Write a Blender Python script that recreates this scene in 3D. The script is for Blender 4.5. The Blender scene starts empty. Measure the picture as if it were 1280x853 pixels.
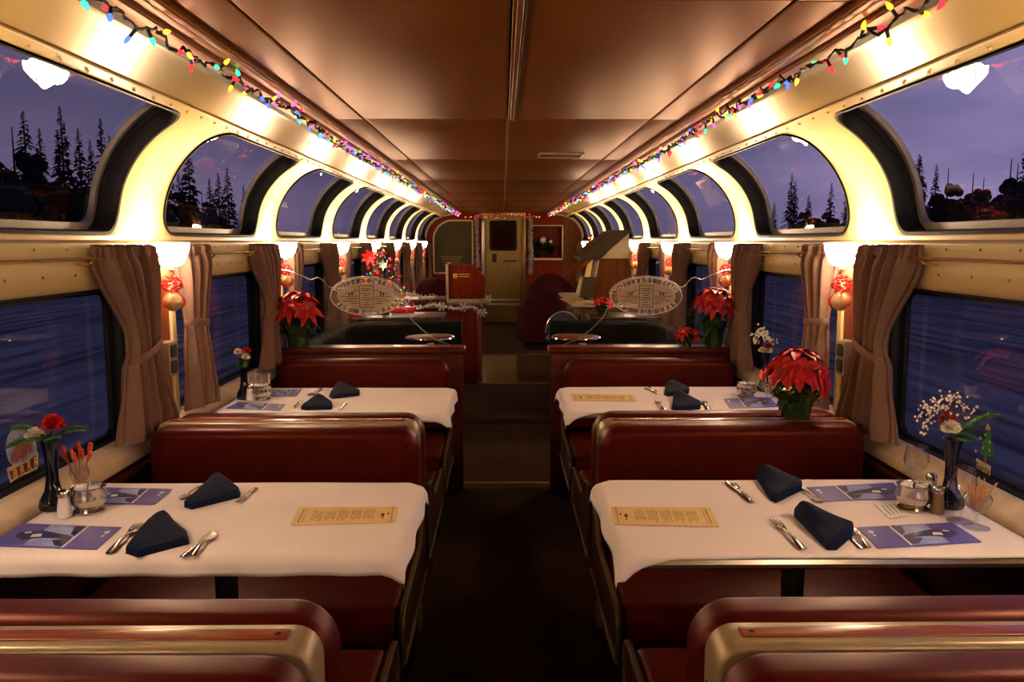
import bpy, bmesh, math, random
from mathutils import Vector, Matrix
random.seed(7)
PI = math.pi
SC = bpy.context.scene
COL = SC.collection
H = 1.50                     # eye height
F_PX = 1038.0
PITCH = math.radians(6.84); YAW = math.radians(0.607)
CAM = Vector((-0.02, 0.0, H))
FW = Vector((math.sin(YAW)*math.cos(PITCH), math.cos(YAW)*math.cos(PITCH), -math.sin(PITCH)))
RT = Vector((math.cos(YAW), -math.sin(YAW), 0)); UP = RT.cross(FW)

def at(u, v, z):
    d = FW + RT*((u-640)/F_PX) + UP*((426.5-v)/F_PX)
    return CAM + d*((z-CAM.z)/d.z)

# ---------------------------------------------------------------- materials
def mat(name, col, rough=.5, metal=0., var=.12, scale=20., bump=0., bscale=80., spec=.5, coat=0., stretch=None, emit=None, es=0., sheen=0., trans=0., ior=1.45, tint=None):
    m = bpy.data.materials.new(name); m.use_nodes = True
    nt = m.node_tree; b = nt.nodes['Principled BSDF']
    b.inputs['Roughness'].default_value = rough; b.inputs['Metallic'].default_value = metal
    b.inputs['Specular IOR Level'].default_value = spec
    b.inputs['Coat Weight'].default_value = coat; b.inputs['Coat Roughness'].default_value = .15
    b.inputs['Sheen Weight'].default_value = sheen
    b.inputs['Transmission Weight'].default_value = trans; b.inputs['IOR'].default_value = ior
    if tint: b.inputs['Specular Tint'].default_value = (*tint, 1)
    tc = nt.nodes.new('ShaderNodeTexCoord'); mp = nt.nodes.new('ShaderNodeMapping')
    nt.links.new(tc.outputs['Object'], mp.inputs['Vector'])
    if stretch: mp.inputs['Scale'].default_value = stretch
    n = nt.nodes.new('ShaderNodeTexNoise'); n.inputs['Scale'].default_value = scale; n.inputs['Detail'].default_value = 4
    nt.links.new(mp.outputs[0], n.inputs['Vector'])
    r = nt.nodes.new('ShaderNodeValToRGB')
    r.color_ramp.elements[0].position = .3; r.color_ramp.elements[1].position = .7
    r.color_ramp.elements[0].color = [c*(1-var) for c in col]+[1]
    r.color_ramp.elements[1].color = [min(1, c*(1+var)) for c in col]+[1]
    nt.links.new(n.outputs['Fac'], r.inputs[0]); nt.links.new(r.outputs[0], b.inputs['Base Color'])
    if bump:
        n2 = nt.nodes.new('ShaderNodeTexNoise'); n2.inputs['Scale'].default_value = bscale
        nt.links.new(mp.outputs[0], n2.inputs['Vector'])
        bp = nt.nodes.new('ShaderNodeBump'); bp.inputs['Strength'].default_value = bump; bp.inputs['Distance'].default_value = .01
        nt.links.new(n2.outputs['Fac'], bp.inputs['Height']); nt.links.new(bp.outputs[0], b.inputs['Normal'])
    if emit:
        b.inputs['Emission Color'].default_value = (*emit, 1); b.inputs['Emission Strength'].default_value = es
    return m

def pane_mat(name, tint=(1, 1, 1), f0=.05, rough=0.0):
    m = bpy.data.materials.new(name); m.use_nodes = True
    nt = m.node_tree; nt.nodes.clear()
    o = nt.nodes.new('ShaderNodeOutputMaterial'); mx = nt.nodes.new('ShaderNodeMixShader')
    t = nt.nodes.new('ShaderNodeBsdfTransparent'); g = nt.nodes.new('ShaderNodeBsdfGlossy')
    lw = nt.nodes.new('ShaderNodeLayerWeight'); lw.inputs['Blend'].default_value = .5
    pw = nt.nodes.new('ShaderNodeMath'); pw.operation = 'POWER'; pw.inputs[1].default_value = 4.2
    ml = nt.nodes.new('ShaderNodeMath'); ml.operation = 'MULTIPLY_ADD'; ml.inputs[1].default_value = .9; ml.inputs[2].default_value = f0
    nt.links.new(lw.outputs['Facing'], pw.inputs[0]); nt.links.new(pw.outputs[0], ml.inputs[0])
    t.inputs['Color'].default_value = (*tint, 1); g.inputs['Roughness'].default_value = rough
    nt.links.new(ml.outputs[0], mx.inputs[0]); nt.links.new(t.outputs[0], mx.inputs[1]); nt.links.new(g.outputs[0], mx.inputs[2])
    nt.links.new(mx.outputs[0], o.inputs['Surface'])
    return m

def emis(name, col, s):
    m = bpy.data.materials.new(name); m.use_nodes = True
    nt = m.node_tree; nt.nodes.clear()
    o = nt.nodes.new('ShaderNodeOutputMaterial'); e = nt.nodes.new('ShaderNodeEmission')
    e.inputs['Color'].default_value = (*col, 1); e.inputs['Strength'].default_value = s
    nt.links.new(e.outputs[0], o.inputs['Surface'])
    return m

M = {}
M['cream'] = mat('cream_enamel', (.61, .47, .215), .38, var=.04, scale=3, bump=.04, bscale=6, spec=.5)
M['header'] = mat('glossy_cream_panel', (.43, .315, .13), .27, var=.03, scale=2, bump=.03, bscale=4, spec=.38, metal=.10)
M['sillpaint'] = mat('worn_cream_sill', (.66, .52, .34), .4, var=.12, scale=14, bump=.05)
M['leather'] = mat('burgundy_leather', (.052, .0034, .0024), .40, var=.15, scale=12, bump=.10, bscale=14, spec=.42, tint=(1, .26, .15))
M['piping'] = mat('burgundy_piping', (.05, .004, .003), .35, var=.1)
M['wood'] = mat('mahogany_wood', (.065, .010, .004), .45, var=.35, scale=9, stretch=(6, 6, .7), tint=(1, .6, .4))
M['woodh'] = mat('mahogany_grain_across', (.080, .012, .005), .30, var=.35, scale=9, stretch=(.8, 7, 7), tint=(1, .6, .4))
M['inlay'] = mat('orange_wood_inlay', (.22, .045, .010), .25, var=.3, scale=10, stretch=(.6, 8, 8), coat=.3)
M['endwood'] = mat('red_bulkhead_wood', (.14, .014, .006), .45, var=.3, scale=7, stretch=(7, 7, .6), spec=.2, tint=(1, .5, .3))
M['amberwood'] = mat('amber_bulkhead_wood', (.13, .034, .008), .45, var=.25, scale=7, stretch=(7, 7, .6), spec=.2, tint=(1, .6, .3))
M['pillar'] = mat('red_brown_pillar_panel', (.16, .018, .006), .4, var=.15, scale=8)
M['darkpanel'] = mat('dark_maroon_laminate', (.022, .004, .003), .4, var=.2, scale=8)
M['carpet'] = mat('brown_black_carpet', (.036, .018, .010), .95, var=.4, scale=150, bump=.4, bscale=300, spec=.1)
M['carpet2'] = mat('green_black_floor_edge', (.007, .008, .005), .8, var=.3, scale=60, spec=.2)
M['vinyl'] = mat('polished_dark_vinyl', (.06, .045, .02), .16, var=.3, scale=20, bump=.08, bscale=25)
M['stripm'] = mat('brass_floor_strip', (.30, .20, .09), .35, metal=.7, var=.3, scale=40)
M['steel'] = mat('brushed_steel', (.52, .49, .42), .28, metal=.9, var=.08, scale=30, stretch=(1, 1, 8))
M['trimst'] = mat('cream_anodised_trim', (.33, .26, .155), .34, metal=.25, var=.08, scale=20)
M['chrome'] = mat('polished_chrome', (.78, .76, .72), .08, metal=1., var=.03)
M['silver'] = mat('tarnished_silver_plate', (.60, .54, .46), .18, metal=1., var=.12, scale=25)
M['brass'] = mat('aged_brass', (.55, .36, .12), .25, metal=.9, var=.15, scale=25)
M['gold'] = mat('gold_satin_ball', (.85, .60, .30), .35, metal=.6, var=.12, scale=30)
M['rubber'] = mat('black_rubber_gasket', (.006, .006, .007), .55, var=.2, spec=.3)
M['wframe'] = mat('grey_window_frame', (.22, .20, .20), .4, metal=.2, var=.1)
M['black'] = mat('black_gloss', (.006, .006, .008), .12, var=.1)
M['blackm'] = mat('black_matte', (.012, .011, .012), .6, var=.2)
M['cloth'] = mat('white_table_linen', (.86, .79, .78), .85, var=.03, scale=5, bump=.10, bscale=9, spec=.1)
M['navy'] = mat('navy_napkin_cloth', (.004, .009, .032), .8, var=.25, scale=30, bump=.1, bscale=200, spec=.15)
M['curtain'] = mat('mauve_brown_curtain_cloth', (.21, .12, .088), .9, var=.08, scale=60, bump=.15, bscale=400, spec=.1)
M['red'] = mat('poinsettia_red', (.42, .005, .008), .5, var=.35, scale=25, bump=.1)
M['leafm'] = mat('dark_green_leaf', (.018, .055, .015), .45, var=.35, scale=20)
M['fern'] = mat('fern_green', (.05, .14, .03), .55, var=.35, scale=60)
M['foil'] = mat('green_florist_foil', (.055, .10, .03), .22, metal=.65, var=.35, scale=15, bump=.6, bscale=30)
M['petalw'] = mat('cream_white_petals', (.82, .74, .62), .6, var=.08, scale=60)
M['petalr'] = mat('carnation_red', (.55, .02, .012), .6, var=.3, scale=80)
M['gyp'] = mat('babys_breath_buds', (.75, .64, .50), .7, var=.1)
M['stem'] = mat('brown_green_stem', (.09, .08, .03), .6, var=.3)
M['beadr'] = mat('red_beads', (.60, .015, .02), .15, var=.2, coat=.5)
M['salt'] = mat('white_salt', (.75, .70, .68), .6, var=.05)
M['pepper'] = mat('ground_pepper', (.20, .12, .06), .7, var=.4, scale=200)
M['paper'] = mat('white_paper_sachet', (.75, .74, .76), .6, var=.06)
M['menu'] = mat('cream_parchment_card', (.76, .55, .24), .7, var=.06, scale=12)
M['ink'] = mat('grey_brown_print', (.42, .29, .12), .8, var=.1)
M['inkd'] = mat('dark_print', (.05, .015, .012), .8, var=.1)
M['bro'] = mat('violet_blue_brochure', (.11, .095, .40), .30, var=.18, scale=9, coat=.3)
M['broph'] = mat('pale_blue_photo', (.34, .42, .92), .28, var=.35, scale=11, coat=.3, stretch=(1, 3, 1))
M['brod'] = mat('midnight_photo', (.03, .035, .10), .28, var=.5, scale=20, coat=.3)
M['orange'] = mat('orange_coral_tips', (.75, .10, .02), .5, var=.25, scale=40)
M['tan'] = mat('tan_straws', (.55, .28, .13), .5, var=.2)
M['sofag'] = mat('black_green_upholstery', (.005, .008, .007), .8, var=.3, scale=25, spec=.10)
M['sofap'] = mat('dark_plum_upholstery', (.035, .004, .008), .85, var=.3, scale=20, spec=.1)
M['olive'] = mat('olive_brown_board', (.06, .042, .012), .5, var=.2, scale=5, spec=.15)
M['gdoor'] = mat('golden_steel_door', (.17, .11, .035), .30, metal=.75, var=.15, scale=8, stretch=(8, 8, .6))
M['tinsel'] = mat('silver_tinsel', (.92, .88, .84), .38, metal=.85, var=.2, scale=200)
M['treeg'] = mat('artificial_pine_green', (.015, .05, .018), .6, var=.4, scale=60)
M['signy'] = mat('yellow_sign_plate', (.75, .45, .06), .4, var=.1)
M['conif'] = mat('distant_conifer', (.010, .012, .012), .9, var=.4, scale=2, spec=.05)
M['clingb'] = mat('frosty_blue_cling', (.33, .36, .55), .5, var=.4, scale=40)
M['clingbr'] = mat('gingerbread_brown_cling', (.25, .09, .06), .5, var=.3, scale=60)
M['clingg'] = mat('green_cling', (.02, .20, .07), .5, var=.3, scale=60)
M['clingw'] = mat('off_white_cling', (.55, .50, .42), .5, var=.15, scale=60)
M['wirem'] = mat('dark_green_wire', (.008, .014, .008), .5, var=.2)
M['pane'] = pane_mat('window_glass', (.93, .95, 1.0), .06)
M['glass'] = pane_mat('clear_drinking_glass', (.96, .97, .98), .07, .02)
M['vase'] = mat('black_glass_vase', (.004, .005, .012), .06, var=.1, coat=.4)
M['plex'] = pane_mat('etched_divider_glass', (.95, .96, .97), .04)
M['shade'] = mat('lit_frosted_glass_bowl', (.9, .8, .6), .4, emit=(1.0, .70, .45), es=54.0, var=.02)
M['trimd'] = mat('dull_brass_bench_trim', (.13, .09, .045), .35, metal=.6, var=.1)
M['bulbg'] = emis('lamp_bulb_glow', (1.0, .66, .30), 60)

def etched(name, col, a):
    m = bpy.data.materials.new(name); m.use_nodes = True
    nt = m.node_tree; b = nt.nodes['Principled BSDF']
    b.inputs['Base Color'].default_value = (*col, 1); b.inputs['Roughness'].default_value = .6
    n = nt.nodes.new('ShaderNodeTexNoise'); n.inputs['Scale'].default_value = 60
    mr = nt.nodes.new('ShaderNodeMapRange'); mr.inputs['To Min'].default_value = a*.85; mr.inputs['To Max'].default_value = min(1, a*1.15)
    nt.links.new(n.outputs['Fac'], mr.inputs[0]); nt.links.new(mr.outputs[0], b.inputs['Alpha'])
    return m
M['etch'] = etched('etched_frost', (.75, .55, .32), .55)
M['etch2'] = etched('etched_faint_frost', (.55, .40, .25), .30)

def streaky_ground():
    m = mat('dusk_snow_streaked_ground', (.10, .12, .18), .9, var=.3, scale=1)
    nt = m.node_tree; b = nt.nodes['Principled BSDF']
    for n in list(nt.nodes):
        if n.type == 'MAPPING': n.inputs['Scale'].default_value = (1.6, .12, 1)
        if n.type == 'VALTORGB':
            n.color_ramp.elements[0].position = .35; n.color_ramp.elements[1].position = .62
            n.color_ramp.elements[0].color = (.050, .054, .060, 1); n.color_ramp.elements[1].color = (.25, .25, .26, 1)
    return m
M['ground'] = streaky_ground()

def ceiling_mat():
    m = mat('perforated_bronze_ceiling', (.175, .056, .007), .40, metal=.18, var=.06, scale=3, spec=.28, tint=(1, .45, .12))
    nt = m.node_tree; b = nt.nodes['Principled BSDF']
    tc = nt.nodes.new('ShaderNodeTexCoord'); mp = nt.nodes.new('ShaderNodeMapping'); mp.inputs['Scale'].default_value = (110, 110, 1)
    nt.links.new(tc.outputs['Object'], mp.inputs[0])
    v = nt.nodes.new('ShaderNodeTexVoronoi'); v.inputs['Scale'].default_value = 1; v.inputs['Randomness'].default_value = 0
    nt.links.new(mp.outputs[0], v.inputs['Vector'])
    r = nt.nodes.new('ShaderNodeValToRGB'); r.color_ramp.elements[0].position = .22; r.color_ramp.elements[1].position = .30
    r.color_ramp.elements[0].color = (.35, .35, .35, 1); r.color_ramp.elements[1].color = (1, 1, 1, 1)
    nt.links.new(v.outputs['Distance'], r.inputs[0])
    src = b.inputs['Base Color'].links[0].from_socket
    mx = nt.nodes.new('ShaderNodeMixRGB'); mx.blend_type = 'MULTIPLY'; mx.inputs[0].default_value = 1
    nt.links.new(src, mx.inputs[1]); nt.links.new(r.outputs[0], mx.inputs[2]); nt.links.new(mx.outputs[0], b.inputs['Base Color'])
    return m
M['ceil'] = ceiling_mat()

# ---------------------------------------------------------------- mesh builder
def wloc(o):
    v = Vector((0, 0, 0))
    while o is not None:
        v += Vector(o.location); o = o.parent
    return v

def catmull(P, n=6):
    P = [Vector(p) for p in P]; out = []
    for i in range(len(P)-1):
        a = P[max(i-1, 0)]; b = P[i]; c = P[i+1]; d = P[min(i+2, len(P)-1)]
        for k in range(n):
            t = k/n
            out.append(.5*((2*b)+(c-a)*t+(2*a-5*b+4*c-d)*t*t+(3*b-a-3*c+d)*t**3))
    out.append(P[-1]); return out

def rrect(x0, x1, y0, y1, r, n=5):
    if not isinstance(r, (list, tuple)): r = [r]*4
    out = []
    for (cx, cy, a0, rr) in ((x1-r[0], y0+r[0], -90, r[0]), (x1-r[1], y1-r[1], 0, r[1]), (x0+r[2], y1-r[2], 90, r[2]), (x0+r[3], y0+r[3], 180, r[3])):
        for k in range(n+1):
            a = math.radians(a0+90*k/n); out.append((cx+rr*math.cos(a), cy+rr*math.sin(a)))
    return out

class MB:
    def __init__(s): s.v = []; s.f = []; s.m = None
    def add(s, vs, fs):
        b = len(s.v); s.v += [Vector(v) for v in vs]; s.f += [tuple(b+i for i in f) for f in fs]; return s
    def box(s, x0, x1, y0, y1, z0, z1):
        return s.add([(x, y, z) for z in (z0, z1) for y in (y0, y1) for x in (x0, x1)],
                     [(0, 2, 3, 1), (4, 5, 7, 6), (0, 1, 5, 4), (1, 3, 7, 5), (3, 2, 6, 7), (2, 0, 4, 6)])
    def grid(s, P, cu=False, cv=False):
        nu = len(P); nv = len(P[0]); fs = []
        for i in range(nu if cu else nu-1):
            for j in range(nv if cv else nv-1):
                a = i*nv+j; b = ((i+1) % nu)*nv+j; c = ((i+1) % nu)*nv+(j+1) % nv; d = i*nv+(j+1) % nv
                fs.append((a, b, c, d))
        return s.add([p for r in P for p in r], fs)
    def tube(s, P, r, n=8, closed=False, flat=1.0):
        P = [Vector(p) for p in P]; R = r if isinstance(r, (list, tuple)) else [r]*len(P)
        rings = []; up = None
        for i, p in enumerate(P):
            if closed: d = (P[(i+1) % len(P)]-P[i-1])
            else: d = P[min(i+1, len(P)-1)]-P[max(i-1, 0)]
            if d.length < 1e-9: d = Vector((0, 0, 1))
            d.normalize()
            if up is None: up = Vector((0, 0, 1)) if abs(d.z) < .9 else Vector((1, 0, 0))
            a = up-d*up.dot(d)
            if a.length < 1e-6: a = d.orthogonal()
            a.normalize(); b = d.cross(a); up = a
            rings.append([p+a*(math.cos(2*PI*k/n)*R[i]*flat)+b*(math.sin(2*PI*k/n)*R[i]) for k in range(n)])
        b0 = len(s.v); s.grid(rings, cu=closed, cv=True)
        if not closed:
            s.f.append(tuple(b0+k for k in range(n))[::-1]); e = b0+(len(P)-1)*n; s.f.append(tuple(e+k for k in range(n)))
        return s
    def lathe(s, prof, c=(0, 0, 0), n=24, sx=1., sy=1., rib=0., nr=0, cap=True):
        c = Vector(c); rings = []
        for (r, z) in prof:
            rings.append([c+Vector((math.cos(2*PI*k/n)*r*sx*(1+rib*math.cos(nr*2*PI*k/n)), math.sin(2*PI*k/n)*r*sy*(1+rib*math.cos(nr*2*PI*k/n)), z)) for k in range(n)])
        b0 = len(s.v); s.grid(rings, cv=True)
        if cap:
            s.f.append(tuple(b0+k for k in range(n))[::-1]); e = b0+(len(prof)-1)*n; s.f.append(tuple(e+k for k in range(n)))
        return s
    def ball(s, c, r, n=12, m=8, sq=(1, 1, 1)):
        pr = [(math.sin(PI*k/m)*r+1e-5, -math.cos(PI*k/m)*r*sq[2]) for k in range(m+1)]
        return s.lathe(pr, c, n, sq[0], sq[1])
    def slab(s, axis, a0, a1, out, r=0., n=3):
        """outline extruded along an axis with rounded rims"""
        N = len(out); O = [Vector((p[0], p[1])) for p in out]; nr = []
        ar = sum(O[i].x*O[(i+1) % N].y-O[(i+1) % N].x*O[i].y for i in range(N))
        if ar < 0: O = O[::-1]
        for i in range(N):
            e1 = O[i]-O[i-1]; e2 = O[(i+1) % N]-O[i]
            if e1.length < 1e-9: e1 = e2
            if e2.length < 1e-9: e2 = e1
            n1 = Vector((-e1.y, e1.x)).normalized(); n2 = Vector((-e2.y, e2.x)).normalized(); w = n1+n2
            w = w/max(.35, w.length_squared/2) if w.length > 1e-6 else n1
            nr.append(w)
        lev = []
        if r > 0:
            L = [(a0+r-r*math.cos(PI/2*k/n), r-r*math.sin(PI/2*k/n)) for k in range(n+1)]
            L += [(a1-r+r*math.sin(PI/2*k/n), r-r*math.cos(PI/2*k/n)) for k in range(n+1)]
        else: L = [(a0, 0), (a1, 0)]
        def pt(q, a):
            return {'x': (a, q.x, q.y), 'y': (q.x, a, q.y), 'z': (q.x, q.y, a)}[axis]
        rings = [[pt(O[i]+nr[i]*ins, a) for i in range(N)] for (a, ins) in L]
        b0 = len(s.v); s.grid(rings, cv=True)
        s.f.append(tuple(b0+k for k in range(N))[::-1]); e = b0+(len(L)-1)*N; s.f.append(tuple(e+k for k in range(N)))
        return s
    def leaf(s, base, d, up, L, W, droop=.3, fold=.15, n=5):
        base = Vector(base); d = Vector(d).normalized(); up = Vector(up)
        side = d.cross(up)
        if side.length < 1e-5: side = d.orthogonal()
        side.normalize(); up = side.cross(d); rows = []
        for k in range(n+1):
            t = k/n; w = W*(math.sin(PI*min(1, t**.75)*.97)**.8 if 0 < t < 1 else .02)
            c = base+d*(L*t)-Vector((0, 0, 1))*(droop*L*t*t)
            rows.append([c-side*w/2+up*fold*w, c, c+side*w/2+up*fold*w])
        s.grid(rows); return s
    def xf(s, Mx):
        s.v = [Mx @ v for v in s.v]; return s
    def join(s, o): return s.add(o.v, o.f)
    def build(s, name, m, parent=None, smooth=True, kind=None, origin=None, ang=40, thick=0):
        if parent is None:
            if origin is None:
                xs = [v.x for v in s.v]; ys = [v.y for v in s.v]; zs = [v.z for v in s.v]
                origin = Vector(((min(xs)+max(xs))/2, (min(ys)+max(ys))/2, min(zs)))
            off = Vector(origin)
        else: off = wloc(parent)
        me = bpy.data.meshes.new(name); me.from_pydata([v-off for v in s.v], [], s.f); me.update()
        bm = bmesh.new(); bm.from_mesh(me); bmesh.ops.remove_doubles(bm, verts=bm.verts, dist=1e-6)
        bmesh.ops.recalc_face_normals(bm, faces=bm.faces); bm.to_mesh(me); bm.free()
        if smooth:
            me.polygons.foreach_set('use_smooth', [True]*len(me.polygons))
            try: me.set_sharp_from_angle(angle=math.radians(ang))
            except Exception: pass
        me.materials.append(M[m] if isinstance(m, str) else m)
        o = bpy.data.objects.new(name, me); COL.objects.link(o)
        if parent is None: o.location = off
        else: o.parent = parent
        if thick:
            md = o.modifiers.new('thickness', 'SOLIDIFY'); md.thickness = thick; md.offset = 0
        if kind: o['kind'] = kind
        return o

def tag(o, label, cat, group=None):
    o['label'] = label; o['category'] = cat
    if group: o['group'] = group
    return o
def thing(name, loc, label, cat, group=None):
    o = bpy.data.objects.new(name, None); o.empty_display_size = .05; COL.objects.link(o); o.location = loc
    return tag(o, label, cat, group)
KIDS = {}
def kids(o): return [c for c in COL.objects if c.parent == o]
def tree_of(o): return (o, [tree_of(c) for c in kids(o)])
def _copy(t, parent):
    o, ch = t; c = o.copy(); COL.objects.link(c); c.parent = parent
    for x in ch: _copy(x, c)
    return c
class Proto:
    """first placing moves the thing itself, later ones copy it and its parts"""
    def __init__(s, root): s.t = tree_of(root); s.used = False; s.base = root
    def put(s, loc, label, rz=0., sc=(1, 1, 1), group=None, cat=None):
        if not s.used: o = s.base; s.used = True
        else: o = _copy(s.t, None)
        o.location = loc; o.rotation_euler = (0, 0, rz); o.scale = sc; o['label'] = label
        if group: o['group'] = group
        if cat: o['category'] = cat
        return o
ORD = ['nearest', 'second', 'third', 'fourth', 'fifth', 'sixth', 'seventh', 'eighth']
def SW(sd): return 'left' if sd < 0 else 'right'
# ================================================================ the car's shell
PY0 = 3.27; PITCHY = 1.71
PIL = [PY0+PITCHY*k for k in range(-3, 7)]           # pillar centres
Y_BACK = -2.4; Y_END = 15.15
prof = [(1.42, 1.505), (1.418, 1.60), (1.392, 1.71), (1.335, 1.81), (1.255, 1.89), (1.17, 1.937), (1.10, 1.963)]
PR = catmull([(x, 0, z) for x, z in prof], 10)
SL = [0.]
for i in range(1, len(PR)): SL.append(SL[-1]+(PR[i]-PR[i-1]).length)
def prof_at(s, off=0.):
    s = max(0., min(s, SL[-1])); i = 0
    while i < len(SL)-2 and SL[i+1] < s: i += 1
    t = (s-SL[i])/(SL[i+1]-SL[i]); p = PR[i].lerp(PR[i+1], t)
    d = (PR[min(i+2, len(PR)-1)]-PR[max(i-1, 0)]).normalized(); nrm = Vector((d.z, 0, -d.x))
    return Vector((p.x, 0, p.z))+nrm*off
def s_of_z(z):
    for i in range(len(PR)-1):
        if PR[i+1].z >= z: return SL[i]+(SL[i+1]-SL[i])*(z-PR[i].z)/(PR[i+1].z-PR[i].z)
    return SL[-1]
def flat_at(s, off=0.): return Vector((1.42+off, 0, .74+s))

def hole_pt(a, b, hw, hh, r):
    q = (max(-(hw-r), min(hw-r, a)), max(-(hh-r), min(hh-r, b))); d = Vector((a-q[0], b-q[1]))
    if d.length < 1e-9: return a, b
    if abs(a) > hw-r and abs(b) > hh-r: d = d.normalized()*r
    return q[0]+d.x, q[1]+d.y
def square_pts(n):
    out = []
    for side in range(4):
        for k in range(n):
            t = -1+2*k/n; t = math.sin(t*PI/2)*.35+t*.65
            out.append([(t, -1), (1, t), (-t, 1), (-1, -t)][side])
    return out
SQ = square_pts(26)
def wall_module(mb, sd, P, ya, yb, s0, s1, ha, hb, hs0, hs1, r, rings=7):
    cy = (ha+hb)/2; cs = (hs0+hs1)/2; hw = (hb-ha)/2; hh = (hs1-hs0)/2; G = []
    for k in range(rings+1):
        t = k/rings; row = []
        for a, b in SQ:
            hy, hs = hole_pt(a*hw, b*hh, hw, hh, r)
            oy = (yb-cy)*a if a > 0 else (cy-ya)*a; os_ = (s1-cs)*b if b > 0 else (cs-s0)*b
            y = cy+hy+(oy-hy)*t; s = cs+hs+(os_-hs)*t
            lip = .010*math.exp(-(t*rings)**2*1.2)       # pressed rim round the opening
            p = P(s, lip*.6); row.append((sd*p.x, y, p.z))
        G.append(row)
    mb.grid(G, cv=True)
def ring_strip(mb, sd, P, ha, hb, hs0, hs1, r, levels):
    """levels: (inset, outward offset) pairs"""
    cy = (ha+hb)/2; cs = (hs0+hs1)/2; hw = (hb-ha)/2; hh = (hs1-hs0)/2; G = []
    for ins, off in levels:
        row = []
        for a, b in SQ:
            w = hw-ins; h = hh-ins; rr = max(.01, r-ins)
            hy, hs = hole_pt(a*w, b*h, w, h, rr); p = P(cs+hs, off); row.append((sd*p.x, cy+hy, p.z))
        G.append(row)
    mb.grid(G, cv=True)
def pane_grid(mb, sd, P, ha, hb, hs0, hs1, r, off):
    cy = (ha+hb)/2; cs = (hs0+hs1)/2; hw = (hb-ha)/2; hh = (hs1-hs0)/2; G = []
    for k in range(9):
        t = k/8; row = []
        for a, b in SQ:
            hy, hs = hole_pt(a*hw, b*hh, hw, hh, r); p = P(cs+hs*t, off); row.append((sd*p.x, cy+hy*t, p.z))
        G.append(row)
    mb.grid(G, cv=True)

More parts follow.
